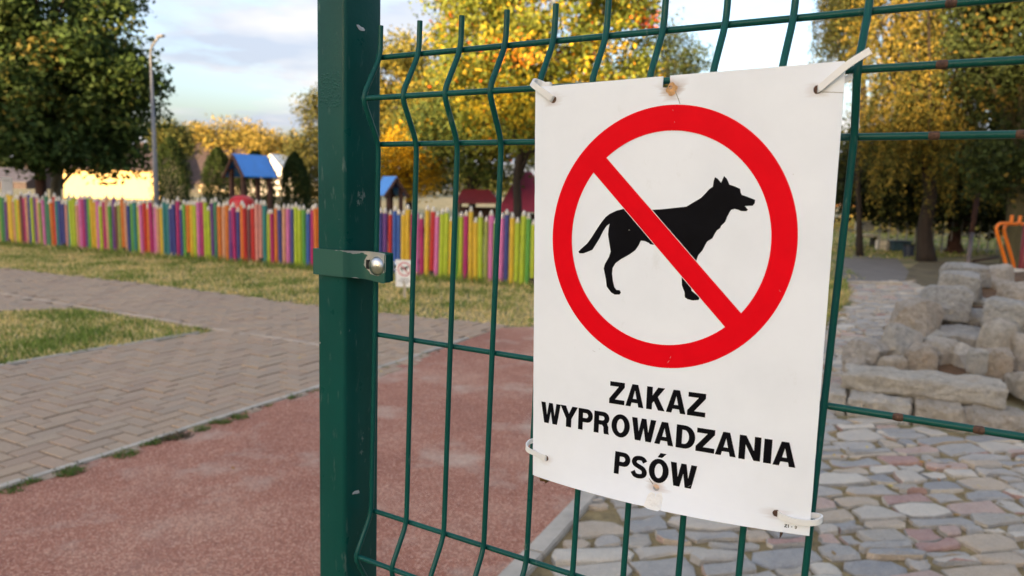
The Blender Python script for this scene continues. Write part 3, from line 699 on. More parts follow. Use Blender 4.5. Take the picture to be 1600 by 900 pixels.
DOG = [(72.8, 105.3), (78.9, 102.6), (86.0, 100.9), (94.7, 101.3), (107.1, 101.9), (119.2, 101.2), (131.0, 99.9), (138.7, 99.1), (143.9, 96.0), (150.2, 92.4), (153.5, 89.0), (156.4, 85.7), (159.1, 84.0), (159.5, 79.7), (160.3, 76.8), (162.7, 78.1), (165.4, 81.1), (166.2, 79.0), (167.4, 76.1), (169.6, 78.0), (171.9, 82.5), (176.0, 83.8), (180.2, 85.7), (180.9, 88.7), (181.8, 90.2), (186.6, 91.8), (192.0, 93.9), (191.8, 96.4), (190.4, 98.2), (187.0, 98.3), (184.4, 98.5), (185.4, 99.4), (187.1, 101.2), (185.9, 102.3), (181.8, 102.2), (179.8, 101.3), (177.0, 100.6), (174.3, 101.3), (173.1, 103.3), (171.5, 106.7), (170.9, 108.7), (170.1, 110.7), (167.4, 113.2), (166.4, 115.5), (164.2, 116.9), (162.2, 120.4), (161.0, 123.1), (156.9, 125.7), (155.6, 128.1), (153.7, 132.5), (150.3, 136.6), (148.8, 141.5), (146.5, 151.4), (145.1, 160.0), (146.3, 164.9), (150.5, 167.9), (153.1, 170.1), (152.5, 171.9), (147.8, 172.6), (143.4, 171.9), (141.0, 170.5), (140.6, 166.6), (138.1, 161.1), (137.5, 154.0), (134.7, 146.3), (126.9, 138.1), (120.6, 132.6), (114.4, 129.7), (109.8, 129.3), (108.5, 128.2), (105.0, 126.8), (101.5, 126.5), (99.7, 130.4), (96.8, 134.6), (91.4, 138.3), (84.3, 142.3), (79.5, 145.8), (76.9, 150.1), (76.6, 154.8), (77.6, 160.8), (79.1, 165.9), (81.1, 168.1), (84.1, 168.2), (85.3, 170.1), (84.2, 171.9), (79.6, 172.2), (76.3, 170.6), (72.0, 165.9), (71.0, 159.6), (68.7, 150.7), (69.7, 146.9), (73.3, 140.8), (74.7, 136.3), (73.3, 129.7), (71.8, 122.4), (72.2, 117.3), (73.1, 113.3), (70.4, 115.1), (67.2, 119.6), (64.1, 125.6), (61.7, 129.3), (57.7, 135.4), (53.5, 137.1), (49.3, 138.7), (45.4, 138.9), (44.3, 137.5), (46.7, 135.0), (52.5, 130.3), (56.6, 125.0), (60.6, 119.0), (65.4, 112.3), (69.3, 107.8)]
printed('dog_silhouette', [[DOG]], .17, M['black_print'], 9)
def arc(cx_, cy_, rx, ry, a0, a1, n=10): return [(cx_ + rx * math.cos(R(a0 + (a1 - a0) * k / n)), cy_ + ry * math.sin(R(a0 + (a1 - a0) * k / n))) for k in range(n + 1)]
def strokeS():
    cl = [(.83, .74), (.70, .865), (.49, .895), (.27, .85), (.17, .72), (.25, .60), (.48, .52), (.72, .44), (.83, .30), (.76, .155), (.52, .10), (.27, .13), (.12, .28)]
    cl = [Vector((x, y, 0)) for x, y in cl]; cl = smoothpath(cl, 4); le, ri = [], []
    for i, p in enumerate(cl):
        t = (cl[min(i + 1, len(cl) - 1)] - cl[max(i - 1, 0)]); t = Vector((t.x * 14.8, t.y * 19.4, 0)).normalized(); n_ = Vector((-t.y, t.x, 0))
        e = i / (len(cl) - 1); w_ = 2.35 - .35 * abs(t.x) * (1 if .25 < e < .75 else 1.3)
        le.append((p.x + n_.x * w_ / 14.8, p.y + n_.y * w_ / 19.4)); ri.append((p.x - n_.x * w_ / 14.8, p.y - n_.y * w_ / 19.4))
    return [le + ri[::-1]]
GL = {
 'Z': [[(.03, 1), (.985, 1), (.985, .79), (.385, .205), (1, .205), (1, 0), (0, 0), (0, .215), (.60, .795), (.03, .795)]],
 'A': [[(0, 0), (.335, 1), (.665, 1), (1, 0), (.715, 0), (.665, .175), (.335, .175), (.285, 0)], [(.395, .355), (.5, .735), (.605, .355)]],
 'K': [[(0, 0), (0, 1), (.31, 1), (.31, .625), (.60, 1), (.965, 1), (.60, .585), (1, 0), (.645, 0), (.40, .375), (.31, .275), (.31, 0)]],
 'W': [[(0, 1), (.225, 1), (.305, .40), (.405, 1), (.60, 1), (.70, .40), (.78, 1), (1, 1), (.835, 0), (.60, 0), (.503, .575), (.40, 0), (.165, 0)]],
 'Y': [[(0, 1), (.32, 1), (.50, .635), (.685, 1), (1, 1), (.65, .40), (.65, 0), (.345, 0), (.345, .40)]],
 'P': [[(0, 0), (0, 1)] + arc(.60, .685, .40, .315, 90, -90, 12) + [(.32, .37), (.32, 0)], [(.32, .80), (.32, .57)] + arc(.52, .685, .155, .115, -90, 90, 8)],
 'R': [[(0, 0), (0, 1)] + arc(.60, .71, .375, .29, 90, -50, 12) + [(.93, .34), (.94, .12), (1, 0), (.665, 0), (.63, .12), (.62, .30), (.53, .395), (.32, .395), (.32, 0)], [(.32, .80), (.32, .60)] + arc(.53, .70, .13, .10, -90, 90, 8)],
 'O': [arc(.5, .5, .5, .525, 0, 352, 27), arc(.5, .5, .205, .315, 0, 345, 23)[::-1]],
 'D': [[(0, 0), (0, 1)] + [(.45, 1)] + arc(.45, .5, .55, .5, 90, -90, 18)[1:], [(.31, .80), (.31, .20)] + arc(.42, .5, .255, .30, -90, 90, 14)],
 'N': [[(0, 0), (0, 1), (.31, 1), (.70, .395), (.70, 1), (1, 1), (1, 0), (.705, 0), (.30, .625), (.30, 0)]],
 'I': [[(0, 0), (0, 1), (1, 1), (1, 0)]],
 'S': strokeS(),
 '9': [[(.08, .20), (.20, .04), (.45, -.01), (.75, .08), (.93, .32), (.97, .62), (.88, .86), (.66, .99), (.40, 1.0), (.15, .90), (.03, .68), (.10, .45), (.32, .33), (.55, .35), (.68, .44), (.62, .24), (.46, .17), (.30, .25)], arc(.48, .66, .20, .17, 0, 330, 10)[::-1]],
 '-': [[(0, .32), (0, .55), (1, .55), (1, .32)]],
}
def letters(name, chars, h, bold=0):
    shapes = []
    for ch, x0, x1, ym in chars:
        shapes.append([[(x0 + (x1 - x0) * a_, ym + h / 2 - h * b_) for a_, b_ in lp] for lp in GL[ch]])
    return shapes
line1 = [('Z', 77.9, 92.3, 257.0), ('A', 93.4, 109.9, 257.0), ('K', 112.3, 128.8, 257.0), ('A', 129.8, 146.7, 257.0), ('Z', 147.9, 163.1, 257.1)]
line2 = [('W', 9.0, 29.8, 285.3), ('Y', 29.6, 47.6, 285.2), ('P', 48.4, 62.9, 285.2), ('R', 64.2, 79.4, 285.2), ('O', 81.2, 98.5, 285.3), ('W', 100.1, 122.0, 285.4), ('A', 121.3, 138.0, 285.5), ('D', 140.0, 156.1, 285.6), ('Z', 156.8, 172.3, 285.8), ('A', 172.9, 189.6, 286.0), ('N', 191.6, 208.4, 286.3), ('I', 210.7, 216.7, 286.6), ('A', 217.9, 234.9, 286.9)]
line3 = [('P', 86.4, 101.0, 317.9), ('S', 102.1, 117.1, 317.9), ('O', 118.3, 135.9, 317.9), ('W', 137.0, 159.5, 317.9)]
for ln in (line1, line2, line3):
    for sh_ in letters('t', ln, 19.5): printed('letter', [sh_], .22, M['black_print'], 40)
printed('letter_accent', [[[(125.2, 306.6), (129.2, 306.6), (133.0, 302.6), (127.6, 302.6)]]], .22, M['black_print'])
printed('code_letters', letters('c', [('Z', 230.2, 232.3, 344.2), ('I', 232.9, 233.5, 344.2), ('-', 235.2, 236.1, 344.3), ('9', 237.6, 239.4, 344.4)], 2.6), .24, M['black_print'], 40)
for x, y, l_, an in ((60, 222, 4, 20), (66, 219.5, 2.5, 30), (129, 226, 4, -60), (131, 222, 3, -70), (124, 25, 1.6, 60), (126, 34, 1.4, 80), (153, 326.5, 4, -35), (90, 118, 2, 10), (214, 160, 2.4, 60)):
    d_ = Vector((math.cos(R(an)), math.sin(R(an)))) * l_; n_ = Vector((-d_.y, d_.x)).normalized() * .16
    printed('scratch', [[[(x, y), (x + d_.x * .5 + n_.x, y + d_.y * .5 + n_.y), (x + d_.x, y + d_.y), (x + d_.x * .5 - n_.x, y + d_.y * .5 - n_.y)]]], .55, M['scratch'])

# ------------------------------------------------------------------ cable ties
def tie(label, pts, wdir, w=.0048, t=.0013, n=6):
    r = empty('cable_tie', pts[0], label, 'cable tie', 'white cable ties holding the notice')
    MB().ribbon(smoothpath(pts, n), wdir, w, t).build('strap', M['tie'], r, auto=True); return r
def W4(v_, du=0, db=0): return P(.2 + du, v_, FD * max(0, 1 - abs(v_ - .0437) / .0437) + db)
def W9(v_, du=0, db=0): return P(.45 + du, v_, FD * max(0, 1 - abs(v_ - .0437) / .0437) + db)
r = tie('white cable tie at the upper left corner, looped tight over the wire joint', [SG(17.4, 11, -3.5), SG(16.6, 10.4, .3), SG(14.5, 8.8, 1.2), SG(8, 4.4, 1.6), SG(2.0, .4, 1.8), SG(-1.8, -2.6, 1.8), SG(-3.4, -4.6, -.8), SG(-2.6, -5.2, -5), SG(2, -3.5, -7.5), SG(8, 0, -7)], (PU * .6 + Vector((0, 0, -1)) * -.9 ).normalized(), .0050)
hd = MB(); hd.box(SG(7, -1.5, -8), (.008, .005, .006), Matrix.Rotation(AZ, 3, 'Z')); hd.build('lock_head', M['tie'], r, bevel=.0008)
r = tie('stiff white cable tie at the upper right corner, tail past the wire', [SG(231.2, 17.8, -3), SG(231.8, 17.4, .6), SG(234, 16.0, 1.8), SG(243, 8.8, 3.2), SG(252, 2.2, 4.2), SG(264.0, -4.5, 4.8)], Vector((0, 0, 1)) , .0047, .0013)
MB().ribbon(smoothpath([SG(236, 19, -4), SG(244, 13.5, -6.5), SG(252, 9, -8)], 4), Vector((0, 0, 1)), .0042, .0012).build('rear_strap', M['tie'], r, auto=True)
r = tie('white cable tie at the lower left corner, bent round the upright wire', [SG(15.6, 329.4, -3), SG(14.6, 329.2, .2), SG(11, 328.0, 1.7), SG(4, 326.0, 2.6), SG(-2.2, 323.4, 5.2), SG(-5.6, 320.6, 3.4), SG(-5.6, 318.4, -2.5), SG(-2.5, 318.0, -7), SG(4, 320, -7.5)], Vector((0, 0, 1)), .0044)
r = tie('white cable tie at the lower right corner above the code, curved round the wire', [SG(224.5, 335.9, -3), SG(225.6, 336.1, .5), SG(229.5, 337.4, 1.5), SG(238, 338.9, 1.8), SG(247, 338.6, 2.2), SG(253.5, 337.2, 1.2), SG(256.2, 335.6, -2.5), SG(253, 335.5, -6.5), SG(246, 336, -7)], Vector((0, 0, 1)), .0046)
# a dry leaf and a broken tie end caught behind the notice
dl = MB(); c0 = SG(12.5, 349.5, -4); lf = [(-6.2, -3), (-5.4, 1.6), (-4.2, 4.4), (-1, 4.9), (1.5, 5.4), (4, 3.2), (8, 2.0), (7, -3)]
up_ = [c0 + PU * (x * .001) + Vector((0, 0, -y * .001)) + PN * (.0015 * math.sin(x)) for x, y in lf]
dl.add(up_ + [p - PN * .0012 for p in up_], [tuple(range(8)), tuple(range(15, 7, -1))] + [(i, (i + 1) % 8, 8 + (i + 1) % 8, 8 + i) for i in range(8)])
tag(dl.build('dry_leaf', simple('dry_leaf_brown', (.26, .13, .03), .8, .7, 250), None, True), 'curled brown dry leaf caught behind the bottom edge of the notice', 'leaf')
sp_ = MB(); sp_.tube([SG(228, 346, -4), SG(228.2, 350, -4), SG(227.8, 353, -3.6), SG(227.2, 356.4, -3.2)], [.0016, .0016, .0010, .0002], 7)
tag(sp_.build('thorn_twig', M['rust'], None, True), 'tiny dark pointed twig end poking below the lower right of the notice', 'twig')

# ------------------------------------------------------------------ pencil fence
PC = {'p': (.62, .16, .36), 'y': (.66, .42, .03), 'l': (.42, .50, .03), 'g': (.11, .33, .05), 'G': (.05, .19, .10), 'n': (.045, .055, .22), 'u': (.14, .045, .20), 'm': (.42, .02, .13), 'r': (.52, .025, .02), 'o': (.62, .17, .02), 't': (.60, .30, .17), 'b': (.04, .11, .36), 's': (.62, .25, .20), 'k': (.16, .05, .05), 'v': (.35, .17, .30), 'e': (.03, .20, .19), 'c': (.30, .33, .07)}
PM = {k: simple('pencil_paint', v_, .45, .12, 10) for k, v_ in PC.items()}
TIPW = simple('pencil_bare_wood', (.74, .68, .58), .7, .1, 20)
SEQ_L = 'mtscorntmlvspvtomytgGuyytlykmtnluscpGGorennselltpmugyyplmtgukcotngelpromptyeennmngoylpmlluGotoumnorkrsselmontpnllgbm'
SEQ_R = 'pnurbbyympmyrpllyglmyylcpgpnyllglpnlylnnpu'
pf = empty('pencil_fence', fpt(0), 'low playground fence of painted timber pencils in many colours with pale tips', 'fence')
SPC = .0836
def tubeX(r, z0, z1, z2, rt, seg=10):
    b_ = MB(); b_.tube([(0, 0, z0), (0, 0, z1)], r, seg); t_ = MB(); t_.tube([(0, 0, z1), (0, 0, z1 + (z2 - z1) * .7), (0, 0, z2)], [r * .98, r * .45, .004], seg); return b_, t_
s0 = fpt(0)
k0 = -int(8.45 / SPC)
seqall = {}
for i, c_ in enumerate(SEQ_L): seqall[i - len(SEQ_L) + 1] = c_
kr = int(1.28 / SPC)
for i, c_ in enumerate(SEQ_R): seqall[kr + i] = c_
for i in range(-118, 56):
    c_ = seqall.get(i) or random.choice('pylgnumrotbs')
    hgt = random.choice((.90, .96, .99, 1.03)) + random.uniform(-.02, .02)
    r_ = .0375 * random.uniform(.9, 1.08); z0 = .13 if i % 20 == 7 else .015
    b_, t_ = tubeX(r_, z0, hgt, hgt + .085, .01)
    c = fpt(i * SPC, random.uniform(-.008, .008))
    tl = Matrix.Rotation(random.gauss(0, .008), 3, 'Y')
    for mb_ in (b_, t_): mb_.v = [tl @ q_ + c for q_ in mb_.v]
    po = b_.build('pencil', PM[c_], pf, auto=True); t_.build('tip', TIPW, po, smooth=True)
M['fpost'] = simple('dark_fence_post', (.03, .028, .026), .8)
for z_ in (.25, .74):
    a_, b_ = fpt(-119 * SPC, -.06), fpt(55.5 * SPC, -.06); mb_ = MB(); d_ = b_ - a_; mb_.box((a_ + b_) / 2 + Vector((0, 0, z_)), (d_.length, .035, .08), Matrix.Rotation(math.atan2(d_.y, d_.x), 3, 'Z')); mb_.build('rail', M['fpost'], pf)
for i in range(-113, 56, 20):
    mb_ = MB(); mb_.box(fpt(i * SPC, -.03) + Vector((0, 0, .40)), (.06, .05, .8), Matrix.Rotation(math.atan2(FENCE_D.y, FENCE_D.x), 3, 'Z')); mb_.build('post', M['fpost'], pf)

# small notice on a stake in the grass
sk = empty('stake_notice', gnd(632, 468), 'small white notice with a red ring on a stake before the pencil fence', 'sign')
b0 = gnd(632, 468); yw = Matrix.Rotation(R(-12), 3, 'Z') @ Matrix.Rotation(R(4), 3, 'X')
mb_ = MB(); mb_.box(b0 + Vector((0, .012, .22)), (.035, .012, .50)); mb_.build('stake', simple('pale_stake', (.45, .38, .28), .8), sk)
cS = b0 + Vector((0, 0, .325))
mb_ = MB(); mb_.box(cS, (.235, .004, .34), yw); mb_.build('board', M['torn'], sk)
def onb(x, z, o_=.003): return cS + yw @ Vector((x, -o_, z))
ring_o, ring_i = circ(0, .055, .088, 28), circ(0, .055, .074, 28)
RP = simple('faded_red_print', (.62, .12, .14), .5)
mb_ = MB(); mb_.add([onb(*p) for p in ring_o] + [onb(*p) for p in ring_i], [(i, (i + 1) % 28, 28 + (i + 1) % 28, 28 + i) for i in range(28)])
mb_.add([onb(*p, .0034) for p in ((-.062, .105), (-.052, .113), (.062, .005), (.052, -.003))], [(0, 1, 2, 3)]); mb_.build('ring', RP, sk)
mb_ = MB(); mb_.add([onb(x * .001, z * .001, .0031) for x, z in ((-50, 70), (-20, 78), (15, 80), (40, 96), (58, 86), (44, 72), (30, 60), (28, 25), (20, 25), (18, 55), (-20, 58), (-26, 25), (-34, 25), (-34, 60), (-52, 40))], [tuple(range(15))]); mb_.build('dog_print', M['black_print'], sk)
mb_ = MB()
for z_, w_ in ((-.075, .11), (-.10, .17), (-.125, .09)): mb_.add([onb(-w_ / 2, z_), onb(w_ / 2, z_), onb(w_ / 2, z_ + .013), onb(-w_ / 2, z_ + .013)], [(0, 1, 2, 3)])
mb_.build('lettering', simple('grey_print', (.35, .35, .36), .6), sk)

# ------------------------------------------------------------------ stone steps
rk = empty('stone_steps', gnd(1450, 600), 'stone steps of rough granite boulders rising behind a long mossy slab', 'steps')
def rock(name, c, size, seed, mat, sub=3, planes=13, tilt=0.0, rot=0.0, parent=None):
    """angular quarried boulder: hull of points near a box's faces, then split and roughened"""
    rs = random.Random(seed); o3 = Vector((seed * 1.37, seed * .71, seed * .33)); bm = bmesh.new()
    for ax in range(3):
        for sg in (-1, 1):
            for _ in range(3):
                p = [rs.uniform(-.78, .78) for _ in range(3)]; p[ax] = sg * rs.uniform(.86, 1.0); bm.verts.new(p)
    for sx_ in (-1, 1):
        for sy_ in (-1, 1):
            if rs.random() < .75: bm.verts.new((sx_ * rs.uniform(.6, .9), sy_ * rs.uniform(.6, .9), rs.uniform(.45, .85)))
            bm.verts.new((sx_ * rs.uniform(.7, .95), sy_ * rs.uniform(.7, .95), -rs.uniform(.6, .95)))
    h = bmesh.ops.convex_hull(bm, input=bm.verts[:]); bmesh.ops.delete(bm, geom=list({g for g in h['geom_interior'] + h['geom_unused'] if isinstance(g, bmesh.types.BMVert)}), context='VERTS')
    bmesh.ops.dissolve_limit(bm, angle_limit=R(14), verts=bm.verts[:], edges=bm.edges[:])
    bmesh.ops.bevel(bm, geom=bm.edges[:], offset=.055, segments=1, affect='EDGES', clamp_overlap=True)
    bmesh.ops.triangulate(bm, faces=bm.faces[:])
    for _ in range(5):
        es = [e for e in bm.edges if e.calc_length() > .17]
        if not es: break
        bmesh.ops.subdivide_edges(bm, edges=es, cuts=1); bmesh.ops.triangulate(bm, faces=bm.faces[:])
    for v_ in bm.verts:
        p = v_.co.copy()
        p *= 1 + .045 * noise.noise(p * 2.6 + o3) + .040 * noise.noise(p * 7 + o3) + .028 * noise.noise(p * 17 + o3)
        v_.co = Vector((p.x * size[0], p.y * size[1], p.z * size[2]))
    me = bpy.data.meshes.new(name); bm.to_mesh(me); bm.free()
    
    o = link(name, me, parent if parent is not None else rk, mat)
    o.location = o.location + Vector(c); o.rotation_euler = (rs.gauss(0, .12), tilt, rot + rs.gauss(0, .3)); return o
def slab(name, a, b, depth, z0, z1, seed, mat, sub=3, parent=None):
    """rough block between front corners a, b"""
    a, b = Vector((*a, 0)), Vector((*b, 0)); d = (b - a); l_ = d.length; d.normalize(); nn = Vector((-d.y, d.x, 0))
    bm = bmesh.new(); bmesh.ops.create_cube(bm, size=1)
    bmesh.ops.subdivide_edges(bm, edges=bm.edges[:], cuts=15, use_grid_fill=True)
    o3 = Vector((seed * 2.1, seed * .7, 0))
    for v_ in bm.verts:
        p = v_.co.copy(); q_ = Vector((p.x * l_, p.y * depth, p.z * (z1 - z0)))
        ex = max(0, (abs(p.x) - .5) + .04 / max(l_, .1)) ; ez = max(0, abs(p.z) - .36)
        q_.x -= math.copysign(ez * .05, p.x); q_.y -= math.copysign(ez * .14 * min(1, depth / .3), p.y)
        q_ += Vector((noise.noise(q_ * 6 + o3), noise.noise(q_ * 6 + o3 + Vector((9, 0, 0))), .8 * noise.noise(q_ * 6 + o3 + Vector((0, 9, 0))))) * .034
        q_ += Vector((noise.noise(q_ * 28 + o3), noise.noise(q_ * 28 + o3 + Vector((3, 0, 0))), noise.noise(q_ * 28 + o3 + Vector((0, 5, 0))))) * .015
        c = a + d * (l_ / 2 + q_.x) + nn * (depth / 2 + q_.y); v_.co = c + Vector((0, 0, (z0 + z1) / 2 + q_.z))
    bmesh.ops.recalc_face_normals(bm, faces=bm.faces[:])
    me = bpy.data.meshes.new(name); bm.to_mesh(me); bm.free(); 
    return link(name, me, parent if parent is not None else rk, mat)
fr = [(1.74, 4.66), (2.13, 4.49), (2.47, 4.33), (2.72, 4.215), (3.03, 4.07), (3.36, 3.92)]
for i in range(5):
    a_, b_ = Vector(fr[i]), Vector(fr[i + 1]); d_ = (b_ - a_).normalized() * .008
    slab('base_block', a_ + d_, b_ - d_, .30, -.03, .135 + random.uniform(-.006, .006), 20 + i, M['granite'])
slab('mossy_slab', (2.17, 4.62), (2.965, 4.235), .30, .14, .262, 5, M['slab'])
RK = [  # picture centre, width, height, distance of the middle, squash in depth
 (1356, 553, 70, 52, 5.55, .9), (1408, 536, 62, 64, 5.55, .9), (1428, 500, 82, 72, 5.95, .9), (1478, 473, 76, 58, 6.35, 1), (1500, 447, 64, 54, 6.75, 1), (1510, 430, 56, 42, 7.3, 1.2), (1548, 434, 56, 46, 7.5, 1.2), (1588, 440, 48, 46, 7.9, 1.2),
 (1437, 560, 52, 50, 5.3, .9), (1472, 554, 66, 52, 5.5, .8), (1506, 560, 50, 52, 5.4, .8), (1526, 566, 32, 46, 5.1, .6), (1455, 530, 50, 30, 5.8, 1),
 (1556, 570, 52, 60, 5.15, .8), (1560, 528, 52, 60, 5.45, .8), (1580, 492, 76, 60, 5.8, .9), (1598, 464, 60, 44, 6.3, 1), (1602, 552, 62, 70, 5.4, .9), (1606, 600, 60, 46, 4.85, .9), (1640, 520, 80, 90, 5.7, .9), (1650, 590, 70, 60, 5.1, .9), (1640, 450, 70, 60, 6.7, 1),
 (1338, 575, 40, 28, 5.35, .8), (1393, 568, 44, 30, 5.25, .8), (1576, 453, 60, 30, 7.2, 1.4)]
for i, (x, y, w_, h_, Y, dq) in enumerate(RK):
    c = at(x, y, Y); k = Y / F
    rock('boulder', c, (w_ * k * .50, w_ * k * .50 * dq, h_ * k * .50), 40 + i, M['granite'], 4, rot=.75 if i < 8 else .2)
for i, (x0, x1, y, Y, th, dp) in enumerate([(1460, 1556, 520, 5.75, .11, .5), (1486, 1566, 489, 6.2, .10, .5), (1500, 1570, 468, 6.7, .08, .6), (1520, 1600, 455, 7.2, .07, .7)]):
    p0, p1 = at(x0, y, Y), at(x1, y + 4, Y - .15)
    slab('step_slab', (p0.x, p0.y), (p1.x, p1.y), dp, p0.z - th, p0.z, 60 + i, M['granite'])
# earth core under the steps
core = MB(); M['darksoil'] = simple('dark_soil', (.13, .07, .032), .95, .5, 9, 0, .9, 80)
nxx = 12
for j in range(nxx + 1):
    for i in range(nxx + 1):
        t = j / nxx; s = i / nxx; Y = 4.95 + t * 4.2; xl = 2.62 + t * 2.5; X = xl + s * (1.75 + t * .5)
        e = min(1, s * 5, (1 - s) * 5, (1 - t) * 4)
        core.v.append(Vector((X, Y, -.02 + e * (.10 + .56 * min(1, t * 1.5)) + .03 * noise.noise(Vector((X * 5, Y * 5, 0))))))
core.f = [(j * (nxx + 1) + i, j * (nxx + 1) + i + 1, (j + 1) * (nxx + 1) + i + 1, (j + 1) * (nxx + 1) + i) for j in range(nxx) for i in range(nxx)]
core.build('earth_fill', M['darksoil'], rk, smooth=True)

# ------------------------------------------------------------------ trees
def leaves(name, C, N_, size, pal, wts, parent, flatz=1.0, asp=.55):
    """C: leaf centres; one mesh of small rhombic leaves, each its own colour of foliage"""
    n = len(C); C = np.asarray(C)
    d = rng.normal(size=(n, 3)); d[:, 2] *= flatz; d /= np.linalg.norm(d, axis=1, keepdims=True)
    e = rng.normal(size=(n, 3)); e -= d * (e * d).sum(1, keepdims=True); e /= np.linalg.norm(e, axis=1, keepdims=True)
    nn = np.cross(d, e)
    s = size * rng.uniform(.6, 1.3, (n, 1))
    V = np.stack([C - d * s, C + e * s * asp + nn * s * .12, C + d * s, C - e * s * asp + nn * s * .12], 1).reshape(-1, 3)
    o = npmesh(name, V, n, 4, M['leaf'], parent)
    pal = np.array(pal); ci = N_ if N_ is not None else rng.choice(len(pal), n, p=np.array(wts) / sum(wts))
    c = pal[ci] * rng.uniform(.75, 1.3, (n, 1))
    colors(o.data, np.repeat(np.concatenate([c, np.ones((n, 1))], 1), 4, 0))
    return o
def clumps(ells, n, spread, per, shell=.55):
    """clump centres through ellipsoids, most of them towards the outside, then leaves round each"""
    vol = np.array([e[3] * e[4] * e[5] for e in ells]) ** .8; out = []; cen = []
    for e, k in zip(ells, (n * vol / vol.sum()).astype(int)):
        d = rng.normal(size=(k, 3)); d /= np.linalg.norm(d, axis=1, keepdims=True)
        r = (shell + (1 - shell) * rng.random((k, 1))) ** 1.0
        f = np.array([1 + .22 * noise.noise(Vector(q * 1.7) + Vector(e[:3])) for q in d])[:, None]
        cen.append(np.array(e[:3]) + d * r * f * np.array(e[3:6]))
    cen = np.concatenate(cen)
    sp_ = spread * rng.uniform(.6, 1.3, (len(cen), 1, 1))
    lv = cen[:, None, :] + np.clip(rng.normal(size=(len(cen), per, 3)), -1.7, 1.7) * sp_ * np.array([1, 1, .75]) * .5
    idx = np.repeat(np.arange(len(cen)), per)
    return cen, lv.reshape(-1, 3), idx
def trunk(base, top, r0, r1, cen, nl, mat, parent, sway=.12, name='trunk', stems=1, lean=0):
    m = MB(); base, top = Vector(base), Vector(top)
    for s_ in range(stems):
        off = Vector((random.uniform(-.2, .2), random.uniform(-.15, .15), 0)) * (s_ > 0)
        pts = []
        for k in range(7):
            t = k / 6; pts.append(base.lerp(top, t) + off * (1 + t) + Vector((random.gauss(0, sway * .4), random.gauss(0, sway * .4), 0)) * (t > 0))
        pts = smoothpath(pts, 3); rs = [(r0 + (r1 - r0) * (i / (len(pts) - 1))) * (1 + .35 * max(0, 1 - i / 2.5)) for i in range(len(pts))]
        if s_: rs = [q_ * .7 for q_ in rs]
        m.tube(pts, rs, 9)
    for i in (rng.choice(len(cen), min(nl, len(cen)), replace=False) if nl else []):
        c = Vector(cen[i]); t = random.uniform(.3, .95); a = base.lerp(top, t)
        mid = a.lerp(c, .5) + Vector((0, 0, random.uniform(.0, .3))) * (c - a).length * .4
        m.tube(smoothpath([a, mid, c], 3), [r1 * .9, r1 * .7, r1 * .6, r1 * .5, r1 * .4, r1 * .3, r1 * .15], 6)
    return m.build(name, mat, parent, smooth=True)
GREEN = [(.042, .072, .019), (.058, .095, .024), (.078, .115, .030), (.030, .052, .016), (.12, .125, .03)]
YEL = [(.60, .40, .025), (.66, .46, .05), (.42, .34, .03), (.22, .24, .035), (.62, .22, .02), (.11, .14, .03)]
GOLD = [(.36, .26, .050), (.27, .20, .042), (.19, .165, .038), (.40, .29, .075), (.11, .11, .03)]
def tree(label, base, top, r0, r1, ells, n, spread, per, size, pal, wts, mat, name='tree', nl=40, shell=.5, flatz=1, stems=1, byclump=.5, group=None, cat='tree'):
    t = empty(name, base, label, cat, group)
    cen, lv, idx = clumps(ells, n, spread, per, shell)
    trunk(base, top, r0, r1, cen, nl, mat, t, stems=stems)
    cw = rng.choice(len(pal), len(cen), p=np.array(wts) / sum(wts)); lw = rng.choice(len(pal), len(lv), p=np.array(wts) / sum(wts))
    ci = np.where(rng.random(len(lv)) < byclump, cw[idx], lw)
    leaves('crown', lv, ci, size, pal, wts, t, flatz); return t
def px(x, y, Y): return tuple(at(x, y, Y))
def ell(x, y, Y, wx, wy, dz=1.0):
    """an ellipsoid of foliage at distance Y, sizes given by its span seen from the gate"""
    c = at(x, y, Y); k = Y / F; return (c.x, c.y, c.z, wx * k / 2, wx * k / 2 * dz, wy * k / 2)
def base_at(x, Y):
    p = at(x, 300, Y); return (p.x, p.y, 0)
# big maple left
Y = 19.5
tree('big dark green broadleaf tree at the left beyond the pencil fence', base_at(57, Y), px(62, 60, Y), .16, .06,
     [ell(60, 135, Y, 330, 260), ell(30, -20, Y, 320, 260), ell(-60, 105, Y, 260, 300), ell(160, 212, Y, 150, 120), ell(150, 105, Y, 190, 170), ell(205, 130, Y, 80, 110), ell(30, 232, Y, 200, 70), ell(185, 247, Y, 80, 60)], 520, .55, 120, .085, GREEN + [(.15, .12, .025)], [3, 3, 2, 2, .6, .12], M['bark_red'], 'maple_tree', 60)
b_ = base_at(86, 21); t2 = empty('tree_trunk', b_, 'second grey trunk behind the big dark green tree at the left', 'tree')
cen, lv, idx = clumps([ell(100, 165, 22, 220, 180), ell(150, 190, 22, 140, 100)], 120, .55, 90, .3)
trunk(b_, px(95, 150, 21.6), .17, .07, cen, 20, bark('grey_bark', (.12, .11, .085)), t2); leaves('crown', lv, None, .075, GREEN, [3, 3, 2, 2, .4], t2)
